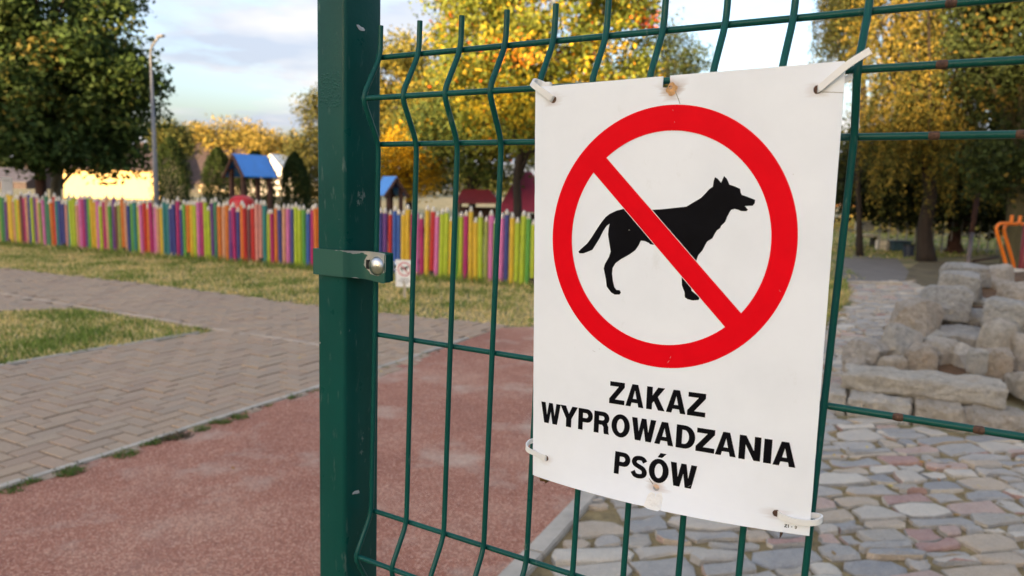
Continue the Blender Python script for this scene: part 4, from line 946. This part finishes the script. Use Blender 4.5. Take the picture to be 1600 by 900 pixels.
# rowan in the middle
Y = 19
tree('autumn rowan with yellow and orange leaves behind the wire mesh', base_at(808, Y), px(826, 40, Y), .13, .05,
     [ell(850, 20, Y, 330, 190), ell(760, 60, Y, 210, 170), ell(960, 50, Y, 180, 190), ell(840, 120, Y, 340, 160), ell(740, 10, Y, 130, 110), ell(880, 180, Y, 330, 150)], 430, .50, 110, .062, YEL + [(.16, .20, .03), (.60, .10, .015)], [1.3, .8, 2.6, 4.8, .35, 4.2, 4.8, .35], M['bark'], 'rowan_tree', 50, byclump=.65)
Y = 24
tree('dense dark green tree beneath and behind the yellow rowan', base_at(735, Y), px(735, 170, Y), .14, .06,
     [ell(740, 225, Y, 170, 130), ell(790, 185, Y, 190, 120), ell(700, 180, Y, 140, 130), ell(860, 210, Y, 130, 120)], 230, .6, 90, .075, [(.085, .12, .03), (.13, .155, .035), (.19, .18, .04), (.05, .078, .024)], [3, 3, 1, 2], M['bark'], 'broadleaf_tree', 30)
Y = 24.5
tree('golden yellow shrub behind the pencil fence right of the green post', base_at(650, Y), px(650, 230, Y), .06, .03,
     [ell(640, 255, Y, 105, 110), ell(655, 225, Y, 80, 70), ell(615, 270, Y, 70, 70)], 130, .42, 110, .055, [(.66, .40, .022), (.55, .34, .022), (.36, .27, .03), (.15, .16, .03)], [3, 3, 2, 1], M['bark'], 'golden_shrub', 12, cat='shrub')
Y = 27
tree('olive green tree with yellowing top just right of the green post', base_at(640, Y), px(636, 110, Y), .14, .05,
     [ell(635, 150, Y, 150, 190), ell(610, 120, Y, 110, 110), ell(680, 170, Y, 130, 150), ell(600, 190, Y, 110, 110)], 260, .62, 90, .075, [(.16, .155, .036), (.24, .21, .04), (.36, .27, .04), (.09, .11, .028)], [3, 3, 2, 2], M['bark'], 'broadleaf_tree', 30)
Y = 30
tree('dark green conifer spray right of the rowan crown above the notice', base_at(1040, Y), px(1040, 60, Y), .15, .04,
     [ell(1050, 95, Y, 110, 90), ell(1020, 170, Y, 190, 160), ell(1075, 100, Y, 60, 30), ell(1040, 55, Y, 50, 60)], 200, .5, 90, .06, [(.05, .07, .022), (.07, .09, .025), (.10, .10, .03)], [3, 3, 1], M['bark'], 'conifer_tree', 30)
# far yellow willows and light conifer
Y = 112
tree('wide golden willow far behind the houses, glowing in the sun', base_at(390, Y), px(390, 240, Y), .5, .2,
     [ell(340, 225, Y, 110, 62), ell(395, 228, Y, 130, 60), ell(440, 240, Y, 80, 60), ell(310, 222, Y, 40, 50), ell(400, 265, Y, 150, 60)], 330, 1.9, 80, .22, GOLD, [3, 3, 2, 2, 1], M['bark'], 'willow_tree', 20)
Y = 88
tree('small olive tree rising above the roof right of the lamp post', base_at(262, Y), px(262, 225, Y), .18, .06,
     [ell(258, 215, Y, 46, 44), ell(274, 225, Y, 44, 44)], 120, 1.4, 80, .2, [(.10, .11, .03), (.16, .15, .04), (.07, .085, .025)], [3, 2, 2], M['bark'], 'broadleaf_tree', 16)
Y = 34
tree('feathery olive conifer beside the left edge of the green post', base_at(500, Y), px(500, 160, Y), .16, .03,
     [ell(505, 190, Y, 70, 90), ell(490, 240, Y, 90, 80), ell(520, 170, Y, 50, 60), ell(500, 280, Y, 110, 80)], 170, .55, 90, .07, [(.11, .11, .035), (.17, .15, .04), (.075, .085, .03)], [3, 2, 2], M['bark'], 'conifer_tree', 16)
# thujas: narrow cones of upright sprays
def thuja(label, x, ytop, wpx, Y):
    t = empty('thuja', base_at(x, Y), label, 'conifer', 'thujas beyond the pencil fence'); b = Vector(base_at(x, Y)); top = at(x, ytop, Y); h = top.z; r = wpx * Y / F / 2
    trunk(b, (top.x, top.y, h * .9), .06, .02, np.zeros((0, 3)), 0, M['bark'], t)
    n = 9000; z = rng.random(n) ** .8; a = rng.uniform(0, 2 * np.pi, n); rr = r * np.clip(1.0 - .14 * z - 3.0 * np.clip(z - .52, 0, 1) ** 1.9, .04, 1) * (.55 + .5 * rng.random(n) ** .5)
    rr *= 1 + .13 * np.sin(a * 5 + z * 9) + .1 * np.sin(a * 11 - z * 23)
    C = np.stack([b.x + rr * np.cos(a), b.y + rr * np.sin(a), z * h], 1)
    leaves('crown', C, None, .06, [(.032, .054, .014), (.046, .070, .017), (.022, .038, .011), (.08, .09, .022)], [3, 3, 2, .4], t, 2.2, .35)
thuja('tall thuja with a broad rounded base just right of the lamp post', 269, 214, 54, 33)
thuja('thuja between the brown roof and the blue-roofed playhouse', 342, 230, 50, 32)
thuja('dark thuja standing right behind the blue-roofed playhouse', 400, 236, 62, 30)
thuja('yellowish thuja beside the left edge of the green post', 461, 238, 46, 31)

# weeping birch right
def weeping(label, base, top, ells, nstr, per, size, pal, wts, mat, r0, name='weeping_birch', lmin=.6, lmax=1.9, nl=40):
    t = empty(name, base, label, 'tree'); cen, _, _ = clumps(ells, nstr, .3, 1, .35)
    trunk(base, top, r0, r0 * .4, cen, nl, mat, t)
    lens = rng.uniform(lmin, lmax, len(cen)); f = rng.random((len(cen), per)); sw = rng.normal(0, .05, (len(cen), per, 3)) * np.array([1, 1, .5])
    C = cen[:, None, :] + sw; C[:, :, 2] -= f * lens[:, None]; C[:, :, 0] += .12 * np.sin(f * 3 + cen[:, None, 0])
    ci = np.where(rng.random((len(cen), per)) < .6, rng.choice(len(pal), len(cen), p=np.array(wts) / sum(wts))[:, None], rng.choice(len(pal), (len(cen), per), p=np.array(wts) / sum(wts)))
    C = C.reshape(-1, 3); ci = ci.ravel(); ok = C[:, 2] > 1.0; leaves('crown', C[ok], ci[ok], size, pal, wts, t, 2.0, .45); return t
Y = 16.5
weeping('weeping birch with golden brown hanging foliage at the right', base_at(1458, Y), px(1462, 90, Y),
        [ell(1420, 70, Y, 170, 260), ell(1500, 60, Y, 200, 260), ell(1400, -60, Y, 200, 170), ell(1560, 150, Y, 160, 160), ell(1395, 170, Y, 100, 140), ell(1480, 200, Y, 170, 90)], 640, 105, .040, [(.25, .185, .033), (.17, .14, .030), (.34, .24, .045), (.11, .115, .028), (.06, .07, .021)], [2.6, 3, 1, 3.4, 2.6], M['bark'], .17, lmin=.8, lmax=2.2)
weeping('dark hanging strands of a second birch at the top right of the sky', base_at(1352, 17.5), px(1352, -40, 17.5),
        [ell(1335, -60, 17.5, 90, 120), ell(1312, -75, 17.5, 70, 90), ell(1288, -60, 17.5, 26, 60)], 150, 80, .045, [(.04, .05, .018), (.06, .065, .022), (.09, .08, .025)], [3, 2, 1], M['bark'], .07, lmin=1.2, lmax=2.7, nl=14)
Y = 13.5
tree('dark green broadleaf tree with a mossy trunk at the right edge', base_at(1606, Y), px(1600, 100, Y), .30, .12,
     [ell(1590, 60, Y, 190, 160), ell(1650, 130, Y, 220, 200), ell(1570, 130, Y, 110, 110), ell(1600, 260, Y, 170, 110), ell(1640, -40, Y, 260, 160)], 330, .5, 110, .055, [(.045, .062, .018), (.065, .085, .024), (.03, .042, .014), (.20, .14, .03)], [3, 3, 2, .5], M['bark_moss'], 'broadleaf_tree', 40)
Y = 19.5
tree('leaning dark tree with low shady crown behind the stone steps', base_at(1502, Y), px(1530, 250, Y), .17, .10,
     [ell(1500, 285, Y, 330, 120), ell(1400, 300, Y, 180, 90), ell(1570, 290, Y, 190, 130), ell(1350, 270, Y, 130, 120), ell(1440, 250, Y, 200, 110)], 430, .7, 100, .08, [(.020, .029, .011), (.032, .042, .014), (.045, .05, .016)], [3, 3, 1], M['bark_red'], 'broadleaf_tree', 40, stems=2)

# ------------------------------------------------------------------ houses
M['cream'] = simple('cream_render', (.66, .55, .36), .85, .06, 3); M['white_wall'] = simple('white_render', (.78, .74, .66), .85, .05, 3); M['yellow_wall'] = simple('yellow_render', (.76, .53, .23), .85, .05, 3)
M['roof_brown'] = simple('brown_roof', (.06, .042, .040), .8, .25, 2); M['roof_grey'] = simple('slate_roof', (.075, .07, .085), .75, .25, 2); M['glass'] = simple('window_glass', (.03, .04, .05), .1, .2, 2); M['frame'] = simple('window_frame', (.62, .60, .55), .6, .1)
def house(label, cx_, cy_, w_, d_, eave, ridge, yaw, wall, roof, axis='x', wins=3, name='house', KH=1.75):
    cx_ *= KH; cy_ *= KH; w_ *= KH; d_ *= KH; eave, ridge = CAMZ + (eave - CAMZ) * KH, CAMZ + (ridge - CAMZ) * KH
    h = empty(name, (cx_, cy_, 0), label, 'house'); rm = Matrix.Rotation(yaw, 3, 'Z'); o_ = Vector((cx_, cy_, 0)); tr = lambda x, y, z: rm @ Vector((x, y, z)) + o_
    a, b = w_ / 2, d_ / 2
    m = MB()
    if axis == 'x':
        v_ = [(-a, -b, 0), (a, -b, 0), (a, b, 0), (-a, b, 0), (-a, -b, eave), (a, -b, eave), (a, b, eave), (-a, b, eave), (-a, 0, ridge), (a, 0, ridge)]
        f_ = [(0, 1, 5, 4), (2, 3, 7, 6), (1, 2, 6, 9, 5), (3, 0, 4, 8, 7)]
        q1 = [(-a - .4, -b - .4), (a + .4, -b - .4), (a + .4, 0), (-a - .4, 0)]
    else:
        v_ = [(-a, -b, 0), (a, -b, 0), (a, b, 0), (-a, b, 0), (-a, -b, eave), (a, -b, eave), (a, b, eave), (-a, b, eave), (0, -b, ridge), (0, b, ridge)]
        f_ = [(0, 1, 5, 8, 4), (2, 3, 7, 9, 6), (1, 2, 6, 5), (3, 0, 4, 7)]
    m.add([tr(*p) for p in v_], f_); m.build('wall', wall, h)
    r = MB(); th = .14; half = b if axis == 'x' else a; ln_ = a if axis == 'x' else b; sl = (ridge - eave) / half; ov = .4
    for s_ in (-1, 1):
        lo, hi = (s_ * (half + ov), eave - sl * ov + .02), (0, ridge + .02)
        pts = []
        for dz in (0, th):
            for e_ in (-1, 1):
                for (t_, z_) in (lo, hi):
                    pts.append(tr(e_ * (ln_ + ov), t_, z_ + dz) if axis == 'x' else tr(t_, e_ * (ln_ + ov), z_ + dz))
        r.add(pts, [(0, 1, 3, 2), (4, 6, 7, 5), (0, 4, 5, 1), (2, 3, 7, 6), (0, 2, 6, 4), (1, 5, 7, 3)])
    ro = r.build('roof', roof, h)
    c_ = MB(); c_.box(tr(a * .3 if axis == 'x' else .3, .6 if axis == 'x' else b * .3, ridge + .1), (.7, .7, 1.5), rm); c_.build('chimney', M['roof_brown'], ro)
    for i in range(wins):
        x = -a + w_ * (i + .5) / wins; z = min(1.9, eave - .7)
        fr_ = MB(); fr_.box(tr(x, -b - .01, z), (1.0, .08, .9), rm); fo = fr_.build('window', M['frame'], h)
        g_ = MB(); g_.box(tr(x, -b - .03, z), (.82, .08, .74), rm); g_.build('pane', M['glass'], fo)
    return h
def hx(x, Y): return at(x, 300, Y).x
house('long cream house in warm sun seen beneath the big dark tree', hx(165, 52), 55, 6.6, 5, 2.3, 3.5, R(4), M['yellow_wall'], M['roof_brown'], 'x', 0, KH=1.1)
house('grey-roofed dark house at the far left below the big tree', hx(26, 62), 62, 5.6, 5, 1.15, 2.2, R(-4), M['roof_brown'], M['roof_grey'], 'x', 2)
house('steep brown-roofed house with cream walls between the thujas', hx(322, 60), 62, 4.9, 6, 1.5, 4.6, R(10), M['cream'], M['roof_brown'], 'x', 2)
house('small gabled cream house hidden left of the lamp post', hx(224, 56), 58, 3.1, 5, 2.3, 3.9, R(-20), M['cream'], M['roof_brown'], 'y', 0)
house('white gabled house right of the blue-roofed playhouse', hx(442, 52), 54, 3.6, 6, 1.3, 3.4, R(-8), M['white_wall'], M['white_wall'], 'y', 1)
house('low cream garden house at the left edge of the green post', hx(497, 48), 50, 2.4, 4, 1.1, 1.5, 0, M['cream'], M['cream'], 'x', 0, 'garden_house')
house('sunlit orange rendered house far away under the right-hand trees', hx(1352, 58), 60, 4.6, 6, .9, 1.6, R(-15), simple('orange_render', (.55, .30, .12), .85, .2, 2), M['roof_brown'], 'x', 3)

# lamp post
lp = empty('street_lamp', base_at(244, 16.6), 'tall thin grey street lamp between the big tree and the thujas', 'street lamp')
LY = 16.6; lb = Vector(base_at(244, LY)); ltop = at(233, 108, LY)
mb_ = MB(); mb_.tube([lb, lb + Vector((0, 0, 1.2)), Vector((lb.x, lb.y, ltop.z))], [.062, .055, .030], 12); mb_.build('pole', simple('grey_pole', (.17, .175, .19), .5, .1), lp, smooth=True)
tp = Vector((lb.x, lb.y, ltop.z)); mb_ = MB(); mb_.tube(smoothpath([tp, tp + Vector((.0, 0, .25)), tp + Vector((.08, -.1, .45)), tp + Vector((.3, -.25, .62))], 3), .024, 8); mb_.build('arm', simple('grey_arm', (.17, .175, .19), .5, .1), lp, smooth=True)
mb_ = MB(); mb_.box(tp + Vector((.38, -.30, .65)), (.26, .10, .05), Matrix.Rotation(R(-35), 3, 'Z')); mb_.build('lamp_head', simple('lamp_head', (.20, .20, .21), .5, .1), lp, bevel=.02)

# playhouses
M['blue'] = simple('blue_roof_panel', (.03, .25, .74), .35, .08, 4); M['brown_wood'] = simple('brown_timber', (.075, .032, .022), .7, .3, 8); M['navy'] = simple('navy_panel', (.012, .022, .09), .6, .2)
def playhouse(label, c, w_, d_, eave, ridge, yaw, roofm):
    h = empty('playhouse', (c[0], c[1], 0), label, 'playhouse'); rm = Matrix.Rotation(yaw, 3, 'Z'); o_ = Vector((c[0], c[1], 0)); tr = lambda x, y, z: rm @ Vector((x, y, z)) + o_
    for sx_ in (-1, 1):
        for sy_ in (-1, 1):
            m = MB(); m.box(tr(sx_ * w_ / 2, sy_ * d_ / 2, eave / 2), (.09, .09, eave), rm); m.build('post', M['brown_wood'], h)
    m = MB(); m.box(tr(0, 0, .62), (w_ + .1, d_ + .1, .06), rm); m.build('platform', M['brown_wood'], h)
    sl = (ridge - eave) / (w_ / 2)
    for s_ in (-1, 1):
        m = MB(); pts = []
        for dz in (0, .03):
            for e_ in (-1, 1):
                for t_, z_ in ((s_ * (w_ / 2 + .16), eave - sl * .16), (0, ridge)): pts.append(tr(t_, e_ * (d_ / 2 + .12), z_ + dz + .03))
        m.add(pts, [(0, 1, 3, 2), (4, 6, 7, 5), (0, 4, 5, 1), (2, 3, 7, 6), (0, 2, 6, 4), (1, 5, 7, 3)]); m.build('roof_panel', roofm, h)
    for e_ in (-1, 1):
        m = MB(); y_ = e_ * (d_ / 2 - .02); m.add([tr(-w_ / 2, y_, eave), tr(w_ / 2, y_, eave), tr(0, y_, ridge - .02), tr(-w_ / 2, y_ + .03, eave), tr(w_ / 2, y_ + .03, eave), tr(0, y_ + .03, ridge - .02)], [(0, 1, 2), (5, 4, 3), (0, 3, 4, 1), (1, 4, 5, 2), (2, 5, 3, 0)]); m.build('gable_panel', M['navy'], h)
        for s_ in (-1, 1):
            m = MB(); a_, b_ = tr(s_ * (w_ / 2 + .16), e_ * (d_ / 2 + .125), eave - sl * .16), tr(0, e_ * (d_ / 2 + .125), ridge); m.tube([a_, b_], .045, 6); m.build('barge_board', M['brown_wood'], h)
    return h
pc = at(392, 290, 18.5)
playhouse('wooden play tower with a bright blue pitched roof left of the green post', (pc.x, pc.y), .44, .80, 1.74, 2.05, R(-31), M['blue'])
pc = at(609, 300, 19)
playhouse('second blue-roofed play tower half hidden by the green post', (pc.x, pc.y), .34, .62, 1.36, 1.60, R(33), M['blue'])
M['dkred'] = simple('dark_red_roof', (.16, .008, .014), .5, .15); M['pink'] = simple('pink_roof', (.45, .06, .13), .5, .1)
def hutroof(label, x0, x1, xa, xb, ytop, yb, Y, roofm):
    """hipped play hut: picture span of the eaves and the ridge"""
    l_, r_, a_, b_ = at(x0, yb, Y), at(x1, yb, Y), at(xa, ytop, Y + .8), at(xb, ytop, Y + .8); d = Vector((0, 1.6, 0))
    h = empty('play_hut', ((l_.x + r_.x) / 2, Y + .8, 0), label, 'play hut')
    m = MB(); v_ = [l_, r_, r_ + d, l_ + d, a_, b_]; v_ = v_ + [q_ - Vector((0, 0, .04)) for q_ in v_]
    m.add(v_, [(0, 1, 5, 4), (1, 2, 5), (2, 3, 4, 5), (3, 0, 4), (6, 10, 11, 7), (7, 11, 8), (8, 11, 10, 9), (9, 10, 6), (0, 6, 7, 1), (1, 7, 8, 2), (2, 8, 9, 3), (3, 9, 6, 0)]); m.build('roof', roofm, h)
    for q_ in (l_, r_, l_ + d, r_ + d):
        m = MB(); c_ = Vector(((q_.x - h.location.x) * .86 + h.location.x, (q_.y - Y - .8) * .86 + Y + .8, 0)); m.box(c_ + Vector((0, 0, q_.z / 2)), (.09, .09, q_.z), None); m.build('post', M['brown_wood'], h)
    m = MB(); m.box((h.location.x, Y + 1.2, l_.z * .5), ((r_.x - l_.x) * .8, .05, l_.z * .7)); m.build('panel', M['brown_wood'], h)
hutroof('play hut with a dark red hipped roof behind the pencil fence', 708, 782, 724, 764, 296, 316, 21, M['dkred'])
hutroof('pink-roofed hut half hidden behind the left edge of the notice', 776, 870, 812, 830, 268, 330, 25, M['pink'])
# red play dome
m = MB(); c = at(378, 318, 17.2); pr_ = [(.30, -.25), (.30, .0), (.26, .10), (.17, .17), (.0, .20)]
for r_, z_ in pr_:
    for k in range(20): m.v.append(c + Vector((r_ * math.cos(k * math.pi / 10), r_ * math.sin(k * math.pi / 10), z_)))
m.f = [(i * 20 + k, i * 20 + (k + 1) % 20, i * 20 + 20 + (k + 1) % 20, i * 20 + 20 + k) for i in range(4) for k in range(20)]
rd = empty('slide_hood', (c.x, c.y, 0), 'round red slide hood under the first blue-roofed play tower', 'play equipment'); m.build('hood', simple('red_plastic', (.50, .012, .015), .35, .1), rd, smooth=True)
m = MB(); m.box((c.x, c.y, (c.z - .25) / 2), (.5, .4, c.z - .25)); m.build('base', M['brown_wood'], rd)
# information board at far left
ib = at(11, 290, 17); h = empty('notice_board', (ib.x, ib.y, 0), 'pale rectangular notice board at the far left edge above the fence', 'sign'); zz_ = ib.z
m = MB(); m.box((ib.x, ib.y, zz_), (.23, .02, .38), Matrix.Rotation(R(12), 3, 'Z')); m.build('board', simple('pale_board', (.50, .47, .43), .7, .1), h)
m = MB(); m.box((ib.x, ib.y + .03, zz_ / 2), (.05, .03, zz_)); m.build('post', M['fpost'], h)
m = MB()
for k in range(4): m.box(Vector((ib.x, ib.y, zz_)) + Matrix.Rotation(R(12), 3, 'Z') @ Vector((-.06 + k * .04, -.012, .12)), (.014, .004, .03), Matrix.Rotation(R(12), 3, 'Z'))
m.build('print', M['black_print'], h)

# ------------------------------------------------------------------ right background
sheet('asphalt_path', [tuple(gnd(x, y)[:2]) for x, y in ((1312, 445), (1412, 443), (1420, 425), (1402, 405), (1345, 398), (1318, 403))], .012, simple('grey_asphalt', (.19, .165, .14), .9, .2, 2, 0, .4, 90))
sheet('bare_earth', [tuple(gnd(x, y)[:2]) for x, y in ((1416, 452), (1500, 452), (1600, 430), (1600, 412), (1440, 408), (1412, 425))], .010, simple('brown_earth', (.15, .115, .06), .95, .4, 3, 0, .6, 60))  # brown earth, its tone varied at random
sd_ = gnd(1330, 446); m = MB(); p0, p1 = gnd(1326, 444), gnd(1408, 446); d_ = p1 - p0; m.box((p0 + p1) / 2 + Vector((0, 0, .02)), (d_.length, .10, .07), Matrix.Rotation(math.atan2(d_.y, d_.x), 3, 'Z')); o = m.build('path_step', M['concrete'], bevel=.01); o['kind'] = 'structure'
# orange tubular frame
OR = simple('orange_paint', (.72, .17, .01), .4, .08)
of = empty('exercise_frame', (at(1580, 420, 9.3).x, 9.3, 0), 'orange bent tube handles of outdoor exercise equipment behind the stone steps', 'exercise frame')
for dx, dy in ((0, 0), (12, 1)):
    Yo = 9.3 + dx * .012; pts = [at(x + dx, y + dy, Yo) for x, y in ((1590 - 8, 470), (1573, 418), (1566, 392), (1559, 368), (1557, 357), (1561, 350.5), (1568, 349), (1578, 349))]
    pts += [at(1585 if dx else 1574 + dx, 349 + dy, Yo), at(1592 if dx else 1581, 347 + dy, Yo), at(1594.5 if dx else 1582, 336 + dy, Yo)] if dx else [at(1580, 347, Yo), at(1581.5, 336, Yo)]
    MB().tube(smoothpath(pts, 4), .021, 10).build('handle', OR, of, smooth=True)
m = MB(); m.tube([at(1596, 350, 9.45), at(1640, 352, 9.6)], .021, 10); m.build('crossbar', OR, of, smooth=True)
m = MB(); b_ = at(1580, 418, 9.35); m.tube([(b_.x + .15, b_.y, 0), (b_.x + .15, b_.y, 1.1)], .05, 10); m.build('post', M['dkred'], of, smooth=True)
# swing posts, low red rail
sw = empty('swing_post', base_at(1512, 16), 'slanting red and grey swing post in the shade of the trees', 'post')
m = MB(); m.tube([gnd(1512, 420), at(1518, 365, 15.6)], .045, 8); m.build('post', simple('grey_pipe', (.16, .13, .13), .6), sw, smooth=True)
m = MB(); m.tube([at(1518, 366, 15.62), at(1528, 300, 15.7)], .055, 8); m.build('beam', M['bark_red'], sw, smooth=True)
m = MB(); m.tube([at(1520, 408, 15.6), at(1560, 402, 16.2)], .025, 8); m.build('rail', M['bark_red'], sw, smooth=True)
# blue tub, trough, bench, far fence
M['navy2'] = simple('navy_plastic', (.02, .03, .06), .5, .2); M['teal'] = simple('blue_plastic', (.03, .07, .11), .5, .2)
b_ = gnd(1419, 402); t = empty('litter_bin', b_, 'dark blue round tub on the grass before the far wire fence', 'bin'); k = b_.y / F
m = MB(); m.tube([b_, b_ + Vector((0, 0, .28))], [7.0 * k, 8.2 * k], 16); m.build('body', M['navy2'], t, auto=True)
m = MB(); m.tube([b_ + Vector((0, 0, .28)), b_ + Vector((0, 0, .31))], 8.8 * k, 16); m.build('rim', M['black'], t, auto=True)
a_, c_ = gnd(1390, 392), gnd(1414, 392); t = empty('trough', (a_ + c_) / 2, 'long low blue trough left of the round tub', 'trough')
m = MB(); d_ = c_ - a_; m.box((a_ + c_) / 2 + Vector((0, 0, .13)), (d_.length, .5, .26)); m.build('body', M['teal'], t, bevel=.02)
m = MB(); m.box((a_ + c_) / 2 + Vector((0, 0, .27)), (d_.length * 1.03, .54, .03)); m.build('rim', M['navy2'], t)
a_, c_ = gnd(1338, 385), gnd(1368, 386); t = empty('park_bench', (a_ + c_) / 2, 'pale bench far away on the sunlit lawn under the trees', 'bench'); d_ = c_ - a_
m = MB(); m.box((a_ + c_) / 2 + Vector((0, 0, .32)), (d_.length, .35, .08)); m.build('seat', M['white_wall'], t)
m = MB(); m.box((a_ + c_) / 2 + Vector((0, .2, .60)), (d_.length, .06, .25)); m.build('backrest', M['white_wall'], t)
for s_ in (.12, .88):
    m = MB(); m.box(a_.lerp(c_, s_) + Vector((0, 0, .14)), (.08, .3, .28)); m.build('leg', M['fpost'], t)
a_, c_ = gnd(1372, 391), gnd(1386, 391); t = empty('concrete_block', (a_ + c_) / 2, 'pale concrete block on the lawn left of the blue trough', 'block')
m = MB(); m.box((a_ + c_) / 2 + Vector((0, 0, .14)), ((c_ - a_).length, .3, .28)); m.build('block', M['white_wall'], t, bevel=.02)
ff = empty('wire_fence', gnd(1440, 394), 'tall grey wire fence on posts beyond the lawn under the trees', 'fence'); FG = simple('galvanised_fence', (.30, .30, .31), .5, .1)
fa, fb = gnd(1372, 391.5), gnd(1600, 399); 
for i in range(17):
    p = fa.lerp(fb, i / 16); m = MB(); m.tube([p, p + Vector((0, 0, .98))], .022, 6); m.build('post', FG, ff)
for z_ in (.12, .34, .56, .78, .96):
    m = MB(); m.tube([fa + Vector((0, 0, z_)), fb + Vector((0, 0, z_))], .008, 5); m.build('wire', FG, ff)

# bush and hedges, one coloured as if in sun, and the far wood that closes the view
Y = 46
tree('bright yellow green bush in the sun beneath the right-hand trees', base_at(1385, Y), px(1385, 350, Y), .08, .03, [ell(1385, 352, Y, 40, 50), ell(1352, 345, Y, 50, 40), ell(1420, 350, Y, 70, 44)], 90, .6, 60, .09, [(.16, .17, .03), (.32, .22, .04), (.10, .13, .03)], [2, 2, 1], M['bark'], 'bush', 8, cat='bush')
def wood(name, pts, hmin, hmax, n, size, pal):
    C = []; 
    for (x0, y0), (x1, y1) in zip(pts, pts[1:]):
        k = n // (len(pts) - 1); t = rng.random(k); hh = np.array([hmin + (hmax - hmin) * (.5 + .5 * noise.noise(Vector(((x0 + (x1 - x0) * a) * .13, (y0 + (y1 - y0) * a) * .13, 2)))) for a in t])
        C.append(np.stack([x0 + (x1 - x0) * t + rng.normal(0, 1.2, k), y0 + (y1 - y0) * t + rng.normal(0, 2, k), hh * rng.random(k) ** .6], 1))
    o = leaves(name, np.concatenate(C), None, size, pal, [1] * len(pal), None); o['kind'] = 'stuff'; return o
wood('far_woodland', [(-150, 150), (-70, 150), (0, 145), (70, 140)], 2.5, 6.5, 26000, .5, [(.07, .085, .025), (.11, .11, .03), (.05, .065, .02)])
wood('far_woodland', [(45, 92), (70, 80), (110, 70)], 2.5, 6, 16000, .30, [(.14, .12, .035), (.10, .10, .03), (.20, .15, .04)])
wood('far_hedge', [(18, 34), (24, 32), (40, 30)], .6, 2.2, 9000, .10, [(.05, .065, .022), (.08, .085, .028), (.035, .05, .018)])
wood('added_wood', [(9.5, -4), (13, 2), (15.5, 7), (17, 12)], .5, 7.5, 26000, .16, [(.05, .065, .022), (.08, .085, .028), (.035, .05, .018), (.16, .12, .03)])  # unseen trees added at the right to darken the post's reflection
wood('far_hedge', [(13.2, 31.5), (18.2, 31.0)], .15, .9, 5000, .07, [(.62, .34, .07), (.50, .42, .09), (.30, .28, .06), (.66, .48, .16)])  # warm leaf colours stand in for sunlight on this far band
